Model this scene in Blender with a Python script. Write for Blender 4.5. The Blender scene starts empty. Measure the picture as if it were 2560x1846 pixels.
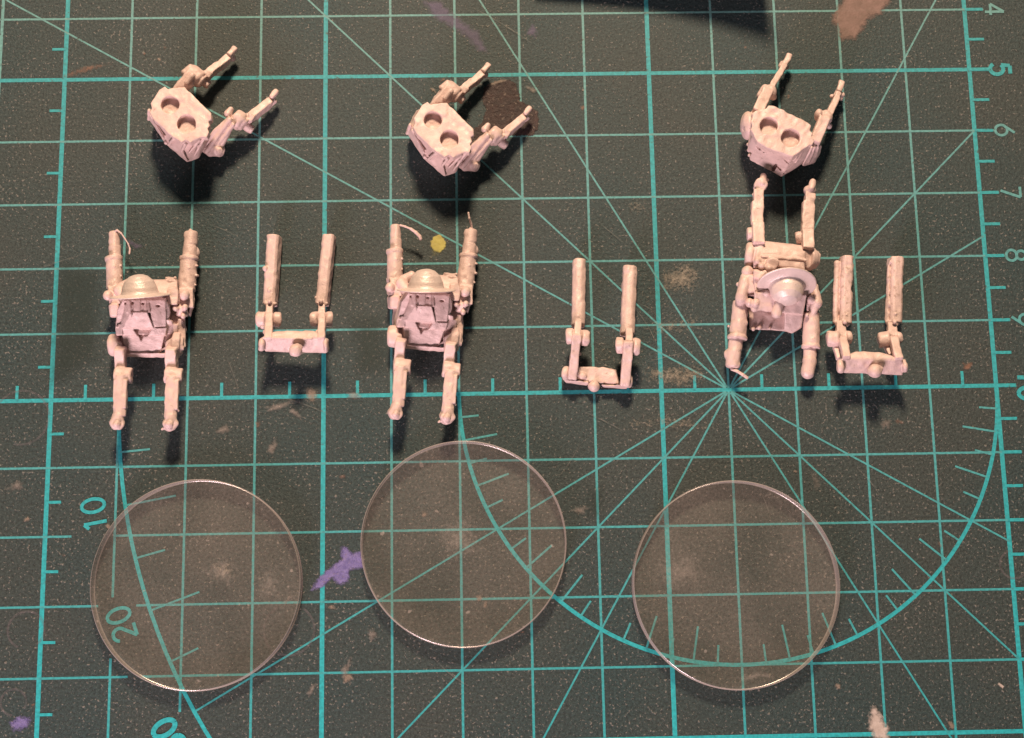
import bpy, bmesh, math, random
import numpy as np
from mathutils import Matrix, Vector, noise as mnoise

# ------------------------------------------------------------------ camera, light, exposure
# one Blender unit is one centimetre: the mat's own printed grid; origin on its bold crossing, z up
SC = bpy.context.scene
SC.unit_settings.scale_length = 0.01
COL = SC.collection
random.seed(7)
rng = np.random.default_rng(11)

FOC = 3563.6                                   # focal length in pixels of the 2560 x 1846 photograph
CAM_T = np.array([2.216, 0.3231, 21.1435])
def rodrigues(w):
    t = np.linalg.norm(w); k = w / t
    K = np.array([[0, -k[2], k[1]], [k[2], 0, -k[0]], [-k[1], k[0], 0]])
    return np.eye(3) + math.sin(t) * K + (1 - math.cos(t)) * K @ K
CAM_R = rodrigues(np.array([2.9501, -0.0257, 0.0268]))
CAM_C = -CAM_R.T @ CAM_T
cam = bpy.data.cameras.new('camera')
cam.sensor_width = 36.0
cam.lens = FOC / 2560 * 36.0
cam.clip_start = 0.1
cam.clip_end = 500
cam_o = bpy.data.objects.new('camera', cam)
COL.objects.link(cam_o)
M = Matrix.Identity(4)
for i in range(3):
    M[i][0], M[i][1], M[i][2], M[i][3] = CAM_R[0][i], -CAM_R[1][i], -CAM_R[2][i], CAM_C[i]
cam_o.matrix_world = M
SC.camera = cam_o

W = bpy.data.worlds.new('World'); SC.world = W; W.use_nodes = True
bg = W.node_tree.nodes['Background']
bg.inputs[0].default_value = (0.80, 0.92, 0.95, 1)
bg.inputs[1].default_value = 0.085

def area_lamp(name, loc, target, size, power, col):
    l = bpy.data.lights.new(name, 'AREA'); l.shape = 'DISK'; l.size = size
    l.energy = power; l.color = col
    o = bpy.data.objects.new(name, l); COL.objects.link(o)
    o.location = loc
    o.rotation_euler = (Vector(target) - Vector(loc)).to_track_quat('-Z', 'Y').to_euler()
    return o
area_lamp('desk_lamp', (-3.0, 38, 40), (-2.0, 0.5, 0), 8.5, 50000, (1.0, 0.765, 0.545))
area_lamp('window_light', (-18, -36, 13.5), (-2, 1, 0.4), 14.0, 25000, (0.98, 0.74, 0.79))
SC.view_settings.view_transform = 'Standard'
SC.view_settings.look = 'None'
SC.view_settings.exposure = 0.0
SC.view_settings.gamma = 1.0
SC.cycles.use_denoising = True
SC.cycles.max_bounces = 10
SC.cycles.transparent_max_bounces = 16

# ------------------------------------------------------------------ measuring: photograph pixel -> point at a height over the mat
def at(px, py, z=0.0):
    d = CAM_R.T @ np.array([(px - 1280) / FOC, (py - 923) / FOC, 1.0])
    s = (z - CAM_C[2]) / d[2]
    return CAM_C + s * d
def uv(px, py):
    p = at(px, py, 0); return (float(p[0]), float(p[1]))
DS = 2560 / 2267.0                             # overview pixels -> photograph pixels

# ------------------------------------------------------------------ materials
def new_mat(name):
    m = bpy.data.materials.new(name); m.use_nodes = True
    nt = m.node_tree; N = nt.nodes
    return m, nt, N, N['Principled BSDF']
def nd(nt, typ, **kw):
    n = nt.nodes.new(typ)
    for k, v in kw.items():
        if k in n.inputs.keys() if hasattr(n.inputs, 'keys') else False:
            n.inputs[k].default_value = v
        else:
            setattr(n, k, v)
    return n
def noise_tex(nt, vec, scale, detail=2.0, rough=0.5):
    n = nt.nodes.new('ShaderNodeTexNoise'); n.inputs['Scale'].default_value = scale
    n.inputs['Detail'].default_value = detail; n.inputs['Roughness'].default_value = rough
    nt.links.new(vec, n.inputs['Vector']); return n.outputs['Fac']
def ramp(nt, fac, stops):
    r = nt.nodes.new('ShaderNodeValToRGB'); e = r.color_ramp.elements
    while len(e) < len(stops): e.new(0.5)
    for k, (p, c) in zip(e, stops):
        k.position = p
        k.color = c if len(c) == 4 else (*c, 1)
    nt.links.new(fac, r.inputs['Fac']); return r.outputs['Color']
def mix(nt, fac, a, b, blend='MIX'):
    m = nt.nodes.new('ShaderNodeMix'); m.data_type = 'RGBA'; m.blend_type = blend
    for v, i in ((fac, 0), (a, 6), (b, 7)):
        if isinstance(v, (int, float)): m.inputs[i].default_value = v
        elif isinstance(v, tuple): m.inputs[i].default_value = (*v, 1) if len(v) == 3 else v
        else: nt.links.new(v, m.inputs[i])
    return m.outputs[2]
def math_n(nt, op, a, b=None, clamp=False):
    m = nt.nodes.new('ShaderNodeMath'); m.operation = op; m.use_clamp = clamp
    for v, i in ((a, 0), (b, 1)):
        if v is None: continue
        if isinstance(v, (int, float)): m.inputs[i].default_value = v
        else: nt.links.new(v, m.inputs[i])
    return m.outputs[0]
def bump(nt, h, strength, dist):
    b = nt.nodes.new('ShaderNodeBump'); b.inputs['Strength'].default_value = strength
    b.inputs['Distance'].default_value = dist; nt.links.new(h, b.inputs['Height'])
    return b.outputs['Normal']
def geo_pos(nt):
    return nt.nodes.new('ShaderNodeNewGeometry').outputs['Position']
def obj_pos(nt):
    return nt.nodes.new('ShaderNodeTexCoord').outputs['Object']

def mat_board():
    m, nt, N, P = new_mat('mat_vinyl')
    v = geo_pos(nt)
    big = noise_tex(nt, v, 0.35, 3)
    base = ramp(nt, big, [(0.35, (0.0190, 0.0370, 0.0395)), (0.62, (0.0300, 0.0400, 0.0385))])
    grain = noise_tex(nt, v, 26, 3, 0.65)
    base = mix(nt, 0.85, base, ramp(nt, grain, [(0.32, (0.22, 0.22, 0.22)), (0.68, (0.82, 0.81, 0.79))]), 'OVERLAY')
    patch = ramp(nt, noise_tex(nt, v, 1.1, 4, 0.6), [(0.42, (0, 0, 0)), (0.72, (1, 1, 1))])
    # light grit lying in the grain, denser in worn patches
    sp = noise_tex(nt, v, 24, 1.5, 0.5)
    sp = ramp(nt, math_n(nt, 'ADD', sp, math_n(nt, 'MULTIPLY', patch, 0.06)), [(0.635, (0, 0, 0)), (0.73, (1, 1, 1))])
    base = mix(nt, math_n(nt, 'MULTIPLY', sp, 0.75), base, (0.20, 0.185, 0.165))
    sp2 = ramp(nt, noise_tex(nt, v, 55, 1, 0.5), [(0.62, (0, 0, 0)), (0.74, (1, 1, 1))])
    base = mix(nt, math_n(nt, 'MULTIPLY', sp2, 0.5), base, (0.13, 0.135, 0.125))
    dk = ramp(nt, noise_tex(nt, v, 30, 2, 0.5), [(0.27, (1, 1, 1)), (0.36, (0, 0, 0))])
    base = mix(nt, math_n(nt, 'MULTIPLY', dk, 0.6), base, (0.016, 0.018, 0.016))
    nt.links.new(base, P.inputs['Base Color'])
    P.inputs['Roughness'].default_value = 0.62
    P.inputs['Specular IOR Level'].default_value = 0.35
    h = math_n(nt, 'ADD', grain, math_n(nt, 'MULTIPLY', sp, 0.5))
    nt.links.new(bump(nt, h, 0.8, 0.014), P.inputs['Normal'])
    return m

def mat_print(name, col, worn, wear):
    m, nt, N, P = new_mat(name)
    v = geo_pos(nt)
    # the mat's grain wears through the ink; the far half of the mat is rubbed more
    sep = nt.nodes.new('ShaderNodeSeparateXYZ'); nt.links.new(v, sep.inputs[0])
    far = math_n(nt, 'MULTIPLY', math_n(nt, 'ADD', sep.outputs[1], 6.0), 1 / 12.0, True)
    n1 = noise_tex(nt, v, 22, 3, 0.6)
    c = mix(nt, math_n(nt, 'MULTIPLY', far, wear), col, worn)
    c = mix(nt, 0.6, c, ramp(nt, n1, [(0.3, (0.3, 0.3, 0.3)), (0.7, (0.7, 0.7, 0.7))]), 'OVERLAY')
    gap = ramp(nt, noise_tex(nt, v, 13, 4, 0.7), [(0.30, (1, 1, 1)), (0.42, (0, 0, 0))])
    c = mix(nt, math_n(nt, 'MULTIPLY', gap, math_n(nt, 'ADD', math_n(nt, 'MULTIPLY', far, wear), 0.25)), c, (0.06, 0.075, 0.065))
    nt.links.new(c, P.inputs['Base Color'])
    P.inputs['Roughness'].default_value = 0.6
    P.inputs['Specular IOR Level'].default_value = 0.3
    return m

def mat_metal(name='bare_cast_metal', rlo=.44, rhi=.62, metal=.08, base0=(0.55, 0.40, 0.362), base1=(0.67, 0.49, 0.445), pit=(0.26, 0.33, 0.45)):
    m, nt, N, P = new_mat(name)
    v = obj_pos(nt)
    n1 = noise_tex(nt, v, 5, 3, 0.6)
    c = ramp(nt, n1, [(0.3, base0), (0.7, base1)])
    pits = ramp(nt, noise_tex(nt, v, 14, 2, 0.5), [(pit[0], (1, 1, 1)), (pit[1], (0, 0, 0))])
    c = mix(nt, math_n(nt, 'MULTIPLY', pits, pit[2]), c, (0.27, 0.18, 0.135))
    nt.links.new(c, P.inputs['Base Color'])
    P.inputs['Metallic'].default_value = metal
    nt.links.new(ramp(nt, noise_tex(nt, v, 9, 2), [(0.3, (rlo,) * 3), (0.7, (rhi,) * 3)]), P.inputs['Roughness'])
    nt.links.new(bump(nt, noise_tex(nt, v, 38, 3, 0.65), 0.5, 0.012), P.inputs['Normal'])
    return m

def mat_clear(name, haze, seed):
    m, nt, N, P = new_mat(name)
    N.remove(P)
    out = N['Material Output']
    v = obj_pos(nt)
    gl = N.new('ShaderNodeBsdfGlossy'); gl.inputs['Roughness'].default_value = 0.06
    tr = N.new('ShaderNodeBsdfTransparent'); tr.inputs[0].default_value = (0.975, 0.97, 0.95, 1)
    df = N.new('ShaderNodeBsdfDiffuse'); df.inputs[0].default_value = (0.74, 0.62, 0.56, 1)  # warm haze colour stands in for the overhead reflection, along with dust and scratches
    fr = N.new('ShaderNodeFresnel'); fr.inputs['IOR'].default_value = 1.46
    mp = N.new('ShaderNodeMapping'); mp.inputs['Location'].default_value = (seed, seed * 2, 0)
    nt.links.new(v, mp.inputs[0])
    cloud = ramp(nt, noise_tex(nt, mp.outputs[0], 0.9, 4, 0.6), [(0.3, (0.55,) * 3), (0.75, (1.7,) * 3)])
    fine = ramp(nt, noise_tex(nt, mp.outputs[0], 24, 3, 0.7), [(0.35, (0.55,) * 3), (0.75, (2.0,) * 3)])
    dust = ramp(nt, noise_tex(nt, mp.outputs[0], 9, 1, 0.5), [(0.75, (0, 0, 0)), (0.80, (1, 1, 1))])
    hz = math_n(nt, 'ADD', math_n(nt, 'MULTIPLY', math_n(nt, 'MULTIPLY', cloud, fine), haze), math_n(nt, 'MULTIPLY', dust, 0.18), True)
    m1 = N.new('ShaderNodeMixShader'); m2 = N.new('ShaderNodeMixShader')
    nt.links.new(hz, m1.inputs[0]); nt.links.new(tr.outputs[0], m1.inputs[1]); nt.links.new(df.outputs[0], m1.inputs[2])
    gm = N.new('ShaderNodeNewGeometry'); fz = math_n(nt, 'MULTIPLY', fr.outputs[0], math_n(nt, 'SUBTRACT', 1.0, gm.outputs['Backfacing']))
    nt.links.new(fz, m2.inputs[0]); nt.links.new(m1.outputs[0], m2.inputs[1]); nt.links.new(gl.outputs[0], m2.inputs[2])
    nt.links.new(m2.outputs[0], out.inputs[0])
    return m

def mat_paint(name, col, col2, cover=1.0, rough=0.6, bmp=0.3, scale=9.0, lo=0.25, hi=0.55, specks=0.0):
    """dried paint: feathered at its edge by the 'cover' attribute and broken up by noise"""
    m, nt, N, P = new_mat(name)
    v = geo_pos(nt)
    n1 = noise_tex(nt, v, scale, 4, 0.65)
    c = mix(nt, ramp(nt, n1, [(0.35, (0, 0, 0)), (0.65, (1, 1, 1))]), col, col2)
    if specks:
        sk = ramp(nt, noise_tex(nt, v, 19, 2, 0.6), [(0.60, (0, 0, 0)), (0.70, (1, 1, 1))])
        c = mix(nt, math_n(nt, 'MULTIPLY', sk, specks), c, (0.20, 0.15, 0.12))
    nt.links.new(c, P.inputs['Base Color'])
    P.inputs['Roughness'].default_value = rough
    at_ = N.new('ShaderNodeAttribute'); at_.attribute_name = 'cover'
    n2 = noise_tex(nt, v, scale * 1.7, 5, 0.7)
    a = math_n(nt, 'MULTIPLY', at_.outputs['Fac'], 0.9)
    a = math_n(nt, 'ADD', a, math_n(nt, 'SUBTRACT', n2, 0.5))
    al = ramp(nt, a, [(lo, (0, 0, 0)), (hi, (cover, cover, cover))])
    nt.links.new(al, P.inputs['Alpha'])
    nt.links.new(bump(nt, n2, bmp, 0.03), P.inputs['Normal'])
    return m

MB = mat_board()
M_BOLD = mat_print('teal_ink_bold', (0.020, 0.325, 0.37), (0.042, 0.255, 0.27), 0.9)
M_THIN = mat_print('teal_ink_thin', (0.024, 0.28, 0.315), (0.115, 0.255, 0.245), 1.0)
M_METAL = mat_metal()
M_SHINY = mat_metal('burnished_cast_metal', .34, .44, .18, (0.64, 0.51, 0.465), (0.74, 0.60, 0.55))
M_BLOTCH = mat_metal('stained_cast_metal', pit=(0.30, 0.44, 0.6))

# ------------------------------------------------------------------ object helpers
def tag(o, label=None, cat=None, group=None, kind=None):
    for k, val in (('label', label), ('category', cat), ('group', group), ('kind', kind)):
        if val: o[k] = val
    return o
def empty(name, loc):
    o = bpy.data.objects.new(name, None); COL.objects.link(o); o.location = loc
    o.empty_display_size = 0.3
    return o
def link(name, me, mat, parent=None):
    o = bpy.data.objects.new(name, me); COL.objects.link(o)
    if mat is not None and not me.materials: me.materials.append(mat)
    if parent is not None: o.parent = parent
    return o
def np_mesh(name, V, F, smooth=True):
    V = np.asarray(V, np.float32); F = np.asarray(F, np.int32)
    me = bpy.data.meshes.new(name)
    k = F.shape[1]
    me.vertices.add(len(V)); me.vertices.foreach_set('co', V.ravel())
    me.loops.add(F.size); me.loops.foreach_set('vertex_index', F.ravel())
    me.polygons.add(len(F))
    me.polygons.foreach_set('loop_start', np.arange(0, F.size, k, dtype=np.int32))
    me.polygons.foreach_set('use_smooth', np.full(len(F), smooth))
    me.update(calc_edges=True); me.validate()
    return me

# ------------------------------------------------------------------ the cutting mat
mat_root = empty('cutting_mat', (0, 0, 0))
tag(mat_root, 'worn dark green cutting mat printed with a teal centimetre grid under everything', 'cutting mat')
def slab():
    bm = bmesh.new()
    xs = (-13.5, 9.5); ys = (-8.5, 9.6)
    bmesh.ops.create_cube(bm, size=1)
    for v in bm.verts:
        v.co = (xs[v.co.x > 0], ys[v.co.y > 0], 0 if v.co.z > 0 else -0.3)
    bmesh.ops.bevel(bm, geom=bm.edges[:], offset=0.04, segments=2, affect='EDGES')
    me = bpy.data.meshes.new('board'); bm.to_mesh(me); bm.free()
    return me
link('board', slab(), MB, mat_root)
_z = [0.0010]
def ribbon(pts, w, name, mat, closed=False):
    """flat printed stroke of width w along a polyline on the mat, each stroke a hair above the last"""
    _z[0] += 4e-5
    z = _z[0]
    P = [Vector(p) for p in pts]; n = len(P); V = []; F = []
    for i in range(n):
        a = P[i - 1] if i > 0 or closed else P[i]
        b = P[(i + 1) % n] if i < n - 1 or closed else P[i]
        t = (b - a).normalized(); s = Vector((-t.y, t.x)) * w / 2
        if 0 < i < n - 1 or closed:
            t1 = (P[i] - a).normalized(); c = max(0.5, t.dot(t1)); s = s / c
        V += [(P[i].x + s.x, P[i].y + s.y, z), (P[i].x - s.x, P[i].y - s.y, z)]
    m = n if closed else n - 1
    for i in range(m):
        j = (i + 1) % n
        F.append((2 * i, 2 * i + 1, 2 * j + 1, 2 * j))
    me = bpy.data.meshes.new(name); me.from_pydata(V, [], F); me.update()
    return link(name, me, mat, mat_root)
TH, BO = 0.036, 0.066
R4 = lambda a, r: (1 + r * math.cos(math.radians(a)), r * math.sin(math.radians(a)))
YB, YT, XL, XR = -6.6, 8.6, -12.5, 5.0
# uprights
for u in range(-12, 6):
    bold = u in (-9, -5, 0, 5)
    w = BO if bold else (0.046 if u == -10 else TH)
    m = M_BOLD if bold else M_THIN
    if u == -8:
        ribbon([(u, YT), (u, -2.88)], w, 'grid_line', m); ribbon([(u, -3.74), (u, YB)], w, 'grid_line', m)
    elif u == -7:
        ribbon([(u, YT), (u, -4.50)], w, 'grid_line', m)
    else:
        ribbon([(u, YT), (u, YB)], w, 'grid_line', m)
# cross lines
for v in range(-6, 9):
    bold = v in (5, 0, -5)
    w = BO * 0.9 if bold else TH * 0.92
    m = M_BOLD if bold else M_THIN
    gaps = {-2: [(-8.62, -8.02)], -3: [(-8.2, -7.66)], -4: [(-7.75, -7.55)]}.get(v, [])
    x = XL
    for g0, g1 in gaps:
        ribbon([(x, v), (g0, v)], w, 'grid_line', m); x = g1
    ribbon([(x, v), (XR + 0.30, v)], w, 'grid_line', m)
# rays of the protractor and the long angle lines
def ray(a, r0, r1):
    ribbon([R4(a, r0), R4(a, r1)], 0.027, 'angle_line', M_THIN)
for a, r1 in ((30, 4 / math.cos(math.radians(30))), (45, 4 * math.sqrt(2)), (60, 9.6), (120, 9.6), (135, 11.5), (150, 14.5),
              (210, 9.0), (225, 9.4), (240, 7.6), (300, 7.6), (315, 4 * math.sqrt(2)), (330, 4 / math.cos(math.radians(30)))):
    ray(a, 0.05, r1)
ribbon([R4(180 + i, 4) for i in range(0, 181, 2)], 0.056, 'protractor_arc', M_BOLD)
ribbon([R4(180 + i, 9) for i in range(0, 61, 2)], 0.056, 'protractor_arc', M_BOLD)
for a in range(185, 360, 5):
    if a in (210, 225, 240, 270, 300, 315, 330): continue
    L = 0.50 if a % 10 == 0 else 0.27
    ribbon([R4(a, 3.99), R4(a, 4 - L)], 0.03, 'tick_mark', M_THIN)
for a in (185, 190, 195, 200, 205):
    L = 0.74 if a % 10 == 0 else 0.44
    ribbon([R4(a, 8.99), R4(a, 9 - L)], 0.03, 'tick_mark', M_THIN)
for k in range(-6, 8):
    v = k + 0.5
    ribbon([(5.0, v), (5.27, v)], 0.045, 'tick_mark', M_BOLD)
    ribbon([(-9, v), (-9.21 if v > 0 else -8.79, v)], 0.042, 'tick_mark', M_BOLD)
for v in range(-6, 9):
    ribbon([(5.0, v), (5.29, v)], 0.048, 'tick_mark', M_BOLD)
for k in range(-12, 5):
    ribbon([(k + 0.5, 0), (k + 0.5, 0.225)], 0.045, 'tick_mark', M_BOLD)
# numerals: stroked digits in a 0.62 x 1 box
def arc(cx, cy, rx, ry, a0, a1, n=18):
    return [(cx + rx * math.cos(math.radians(a0 + (a1 - a0) * i / n)), cy + ry * math.sin(math.radians(a0 + (a1 - a0) * i / n))) for i in range(n + 1)]
DIG = {
 '0': [arc(.31, .5, .29, .5, 90, 450, 30)],
 '1': [[(.12, .80), (.34, 1.0), (.34, 0)]],
 '2': [arc(.31, .71, .27, .28, 165, -35, 16) + [(.04, 0.0), (.60, 0.0)]],
 '3': [arc(.30, .75, .25, .25, 150, -90, 16), arc(.30, .26, .28, .26, 90, -150, 16)],
 '4': [[(.46, 0), (.46, 1.0), (.02, .30), (.64, .30)]],
 '5': [[(.56, 1.0), (.14, 1.0), (.09, .56)] + arc(.30, .33, .29, .33, 120, -150, 18)],
 '6': [[(.46, 1.0), (.12, .52)] + arc(.31, .31, .28, .31, 145, -215, 26)],
 '7': [[(.03, 1.0), (.59, 1.0), (.22, 0)]],
 '8': [arc(.31, .76, .23, .24, 90, 450, 24), arc(.31, .27, .28, .27, 90, 450, 24)],
 '9': [[(.16, 0), (.50, .48)] + arc(.31, .69, .28, .31, -35, 325, 26)],
}
def split_strokes(sts):
    out = []
    for st in sts:
        cur = [st[0]]
        for k in range(1, len(st)):
            cur.append(st[k])
            if k < len(st) - 1:
                a = math.atan2(st[k][1] - st[k - 1][1], st[k][0] - st[k - 1][0]); b = math.atan2(st[k + 1][1] - st[k][1], st[k + 1][0] - st[k][0])
                if abs((b - a + math.pi) % (2 * math.pi) - math.pi) > 0.7: out.append(cur); cur = [st[k]]
        if len(cur) > 16:
            h = len(cur) // 2; out += [cur[:h + 1], cur[h:]]
        else: out.append(cur)
    return out
def numeral(txt, c, h, rot, w, mat):
    cr, sr = math.cos(math.radians(rot)), math.sin(math.radians(rot))
    adv = 0.80; tot = (len(txt) - 1) * adv + 0.62
    for i, ch in enumerate(txt):
        V = []; F = []
        for st in split_strokes(DIG[ch]):
            _z[0] += 4e-5
            P = [((x + i * adv - tot / 2) * h, (y - .5) * h) for x, y in st]
            P = [Vector((c[0] + x * cr - y * sr, c[1] + x * sr + y * cr)) for x, y in P]
            n = len(P); b = len(V)
            for k in range(n):
                a = P[max(k - 1, 0)]; d = P[min(k + 1, n - 1)]
                t = (d - a).normalized(); s = Vector((-t.y, t.x)) * w / 2
                V += [(P[k].x + s.x, P[k].y + s.y, _z[0]), (P[k].x - s.x, P[k].y - s.y, _z[0])]
            F += [(b + 2 * k, b + 2 * k + 1, b + 2 * k + 3, b + 2 * k + 2) for k in range(n - 1)]
        me = bpy.data.meshes.new('numeral'); me.from_pydata(V, [], F); me.update()
        link('numeral', me, mat, mat_root)
for k, t in ((6, '4'), (4, '6'), (3, '7'), (2, '8'), (1, '9')):
    numeral(t, (5.47, k + 0.0), 0.30, -90, 0.042, M_THIN)
numeral('5', (5.48, 5.0), 0.31, -90, 0.062, M_BOLD)
numeral('10', (5.48, 0.0), 0.31, -90, 0.062, M_BOLD)
numeral('10', uv(236, 1287), 0.33, 100, 0.05, M_BOLD)
numeral('20', uv(304, 1561), 0.33, 110, 0.05, M_BOLD)
numeral('30', uv(422, 1842), 0.33, 120, 0.07, M_BOLD)

# ------------------------------------------------------------------ paint stains and wear on the mat
def poly_sd(X, Y, poly):
    P = np.asarray(poly, float); d = np.full(X.shape, 1e9); ins = np.zeros(X.shape, bool)
    for i in range(len(P)):
        a = P[i]; b = P[(i + 1) % len(P)]; e = b - a
        t = np.clip(((X - a[0]) * e[0] + (Y - a[1]) * e[1]) / (e @ e + 1e-12), 0, 1)
        d = np.minimum(d, np.hypot(X - a[0] - t * e[0], Y - a[1] - t * e[1]))
        c = (a[1] > Y) != (b[1] > Y)
        with np.errstate(divide='ignore', invalid='ignore'):
            ins ^= c & (X < (b[0] - a[0]) * (Y - a[1]) / (b[1] - a[1] + 1e-15) + a[0])
    return np.where(ins, -d, d)
_sz = [0.0075]
def stain(poly, mat, soft, label=None, name='paint_stain', grid=None, z=None, parent=None):
    """thin dried film over the polygon (mat coordinates); 'cover' runs 0..1 from its rim inwards"""
    _sz[0] += 2e-4
    P = np.asarray(poly, float); lo = P.min(0) - soft; hi = P.max(0) + soft
    n = grid or 26
    h = max(hi - lo) / n
    nx, ny = int((hi[0] - lo[0]) / h) + 2, int((hi[1] - lo[1]) / h) + 2
    gx, gy = np.meshgrid(lo[0] + h * np.arange(nx), lo[1] + h * np.arange(ny), indexing='ij')
    sd = poly_sd(gx, gy, P)
    cov = np.clip(0.5 - sd / (2 * soft), 0, 1)
    V = np.stack([gx, gy, np.full(gx.shape, _sz[0] if z is None else z)], -1).reshape(-1, 3)
    idx = np.arange(nx * ny).reshape(nx, ny)
    F = np.stack([idx[:-1, :-1], idx[1:, :-1], idx[1:, 1:], idx[:-1, 1:]], -1).reshape(-1, 4)
    keep = (cov.ravel()[F].max(1) > 0)
    F = F[keep]; used = np.unique(F); re = np.full(len(V), -1); re[used] = np.arange(len(used))
    me = np_mesh(name, V[used], re[F], False)
    a = me.attributes.new('cover', 'FLOAT', 'POINT'); a.data.foreach_set('value', cov.ravel()[used].astype(np.float32))
    o = link(name, me, mat, parent or mat_root)
    if parent: o.matrix_parent_inverse = Matrix.Translation(parent.location).inverted()
    if label: o['label'] = label
    return o
def crop_pts(ox, oy, s, pts): return [uv(ox + x / s, oy + y / s) for x, y in pts]
def blob(c, rx, ry=None, rot=0, n=14, jit=0.25):
    ry = ry or rx; out = []
    for i in range(n):
        a = 2 * math.pi * i / n; k = 1 + random.uniform(-jit, jit)
        x, y = rx * k * math.cos(a), ry * k * math.sin(a); r = math.radians(rot)
        out.append((c[0] + x * math.cos(r) - y * math.sin(r), c[1] + x * math.sin(r) + y * math.cos(r)))
    return out
PURPLE = mat_paint('purple_paint', (0.115, 0.095, 0.27), (0.20, 0.165, 0.38), 0.93, 0.45, 0.8, 13, 0.36, 0.78, 0.4)
PURPLE_T = mat_paint('purple_paint_rubbed', (0.12, 0.09, 0.17), (0.16, 0.12, 0.22), 0.42, 0.6, 0.2, 7, 0.40, 0.80)
YELLOW = mat_paint('yellow_paint', (0.36, 0.30, 0.06), (0.46, 0.40, 0.08), 0.9, 0.5, 0.2, 6, 0.25, 0.5)
YELLOW_T = mat_paint('yellow_paint_thin', (0.25, 0.23, 0.08), (0.3, 0.27, 0.09), 0.3, 0.6, 0.1, 6, 0.35, 0.8)
BROWN = mat_paint('brown_paint', (0.018, 0.008, 0.007), (0.040, 0.018, 0.015), 0.98, 0.5, 1.0, 10, 0.33, 0.42, 0.55)
ROSE = mat_paint('dusty_rose_paint', (0.17, 0.105, 0.085), (0.23, 0.14, 0.12), 0.85, 0.65, 0.3, 7, 0.20, 0.6)
RUST = mat_paint('orange_paint_rubbed', (0.25, 0.12, 0.075), (0.34, 0.17, 0.11), 0.5, 0.6, 0.2, 12, 0.42, 0.8)
WHITE = mat_paint('pale_paint', (0.42, 0.34, 0.30), (0.55, 0.46, 0.42), 0.85, 0.6, 0.3, 9, 0.35, 0.7)
BEIGE = mat_paint('beige_paint_fleck', (0.24, 0.18, 0.14), (0.32, 0.24, 0.19), 0.6, 0.6, 0.3, 14, 0.30, 0.6)
PALE = mat_paint('pale_paint_rubbed', (0.20, 0.165, 0.145), (0.34, 0.29, 0.26), 0.5, 0.6, 0.3, 16, 0.36, 0.85)
CHALK = mat_paint('chalky_wear', (0.22, 0.185, 0.14), (0.36, 0.31, 0.24), 0.7, 0.7, 0.3, 14, 0.60, 0.88)
GREEN = mat_paint('dark_green_rub', (0.014, 0.026, 0.020), (0.018, 0.032, 0.026), 0.45, 0.5, 0.1, 3, 0.25, 1.0)
stain(crop_pts(360, 1200, 2.532, [(1055, 703), (1108, 610), (1170, 560), (1245, 505), (1248, 425), (1290, 425), (1312, 462), (1378, 450), (1398, 560), (1302, 572), (1298, 645), (1235, 668), (1188, 622), (1140, 682)]), PURPLE, 0.05, 'bright purple paint smear', grid=70)
stain(blob(uv(1096, 610), 0.112, 0.13, n=9, jit=.10), YELLOW, 0.04, 'small yellow paint dot', grid=26)
stain([uv(x * DS, y * DS) for x, y in ((960, 550), (978, 552), (966, 566), (952, 574))], YELLOW_T, 0.09, 'faint tail of yellow paint')
stain(crop_pts(990, 130, 4.81, [(1040, 560), (1060, 470), (1090, 410), (1180, 375), (1290, 345), (1370, 350), (1440, 400), (1470, 480), (1480, 590), (1590, 650), (1700, 730), (1710, 900), (1640, 1000), (1420, 1010), (1200, 910), (1100, 960), (960, 1130), (880, 1130), (930, 950), (1050, 850), (1090, 700)]), BROWN, 0.05, 'dark brown dried paint patch', grid=80)
stain(crop_pts(990, 130, 4.81, [(1100, 395), (1190, 360), (1290, 335), (1330, 345), (1290, 362), (1190, 385), (1110, 420)]), BEIGE, 0.03, 'tan rim of the brown paint patch', grid=40)
stain(crop_pts(2080, 0, 4.725, [(190, -60), (720, -60), (560, 150), (420, 215), (340, 330), (270, 450), (190, 440), (110, 465), (85, 330), (10, 250), (60, 130)]), ROSE, 0.09, 'dusty rose brush stroke', grid=60)
stain([uv(x * DS, y * DS) for x, y in ((930, 0), (975, 2), (1015, 40), (1060, 70), (1085, 120), (1060, 115), (1020, 75), (960, 40))], PURPLE_T, 0.10, 'faint rubbed purple streak', grid=50)
stain(blob(uv(1180 * DS, 69 * DS), 0.09, 0.1), PURPLE_T, 0.07, 'small faint purple spot')
stain([uv(x * DS, y * DS) for x, y in ((20, 1600), (42, 1585), (72, 1590), (60, 1612), (30, 1620))], PURPLE, 0.07, 'small purple paint spot', grid=40)
stain([uv(x * DS, y * DS) for x, y in ((275, 525), (320, 545), (300, 552), (262, 525))], PURPLE_T, 0.05)
stain(crop_pts(0, 0, 1.772, [(280, 335), (390, 290), (500, 285), (400, 315), (300, 345)]), RUST, 0.1, 'faint orange paint streak', grid=50)
stain([uv(x * DS, y * DS) for x, y in ((1928, 1570), (1940, 1566), (1965, 1612), (1970, 1640), (1940, 1640), (1922, 1612))], WHITE, 0.10, 'pale pinkish paint smear', grid=46)
stain([uv(x * DS, y * DS) for x, y in ((2211, 1510), (2223, 1520), (2219, 1525), (2208, 1515))], WHITE, 0.02, 'small white fleck')
stain([uv(x * DS, y * DS) for x, y in ((2128, 800), (2138, 806), (2154, 800), (2148, 818), (2134, 822))], RUST, 0.05, 'orange paint chip', grid=30)
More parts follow.
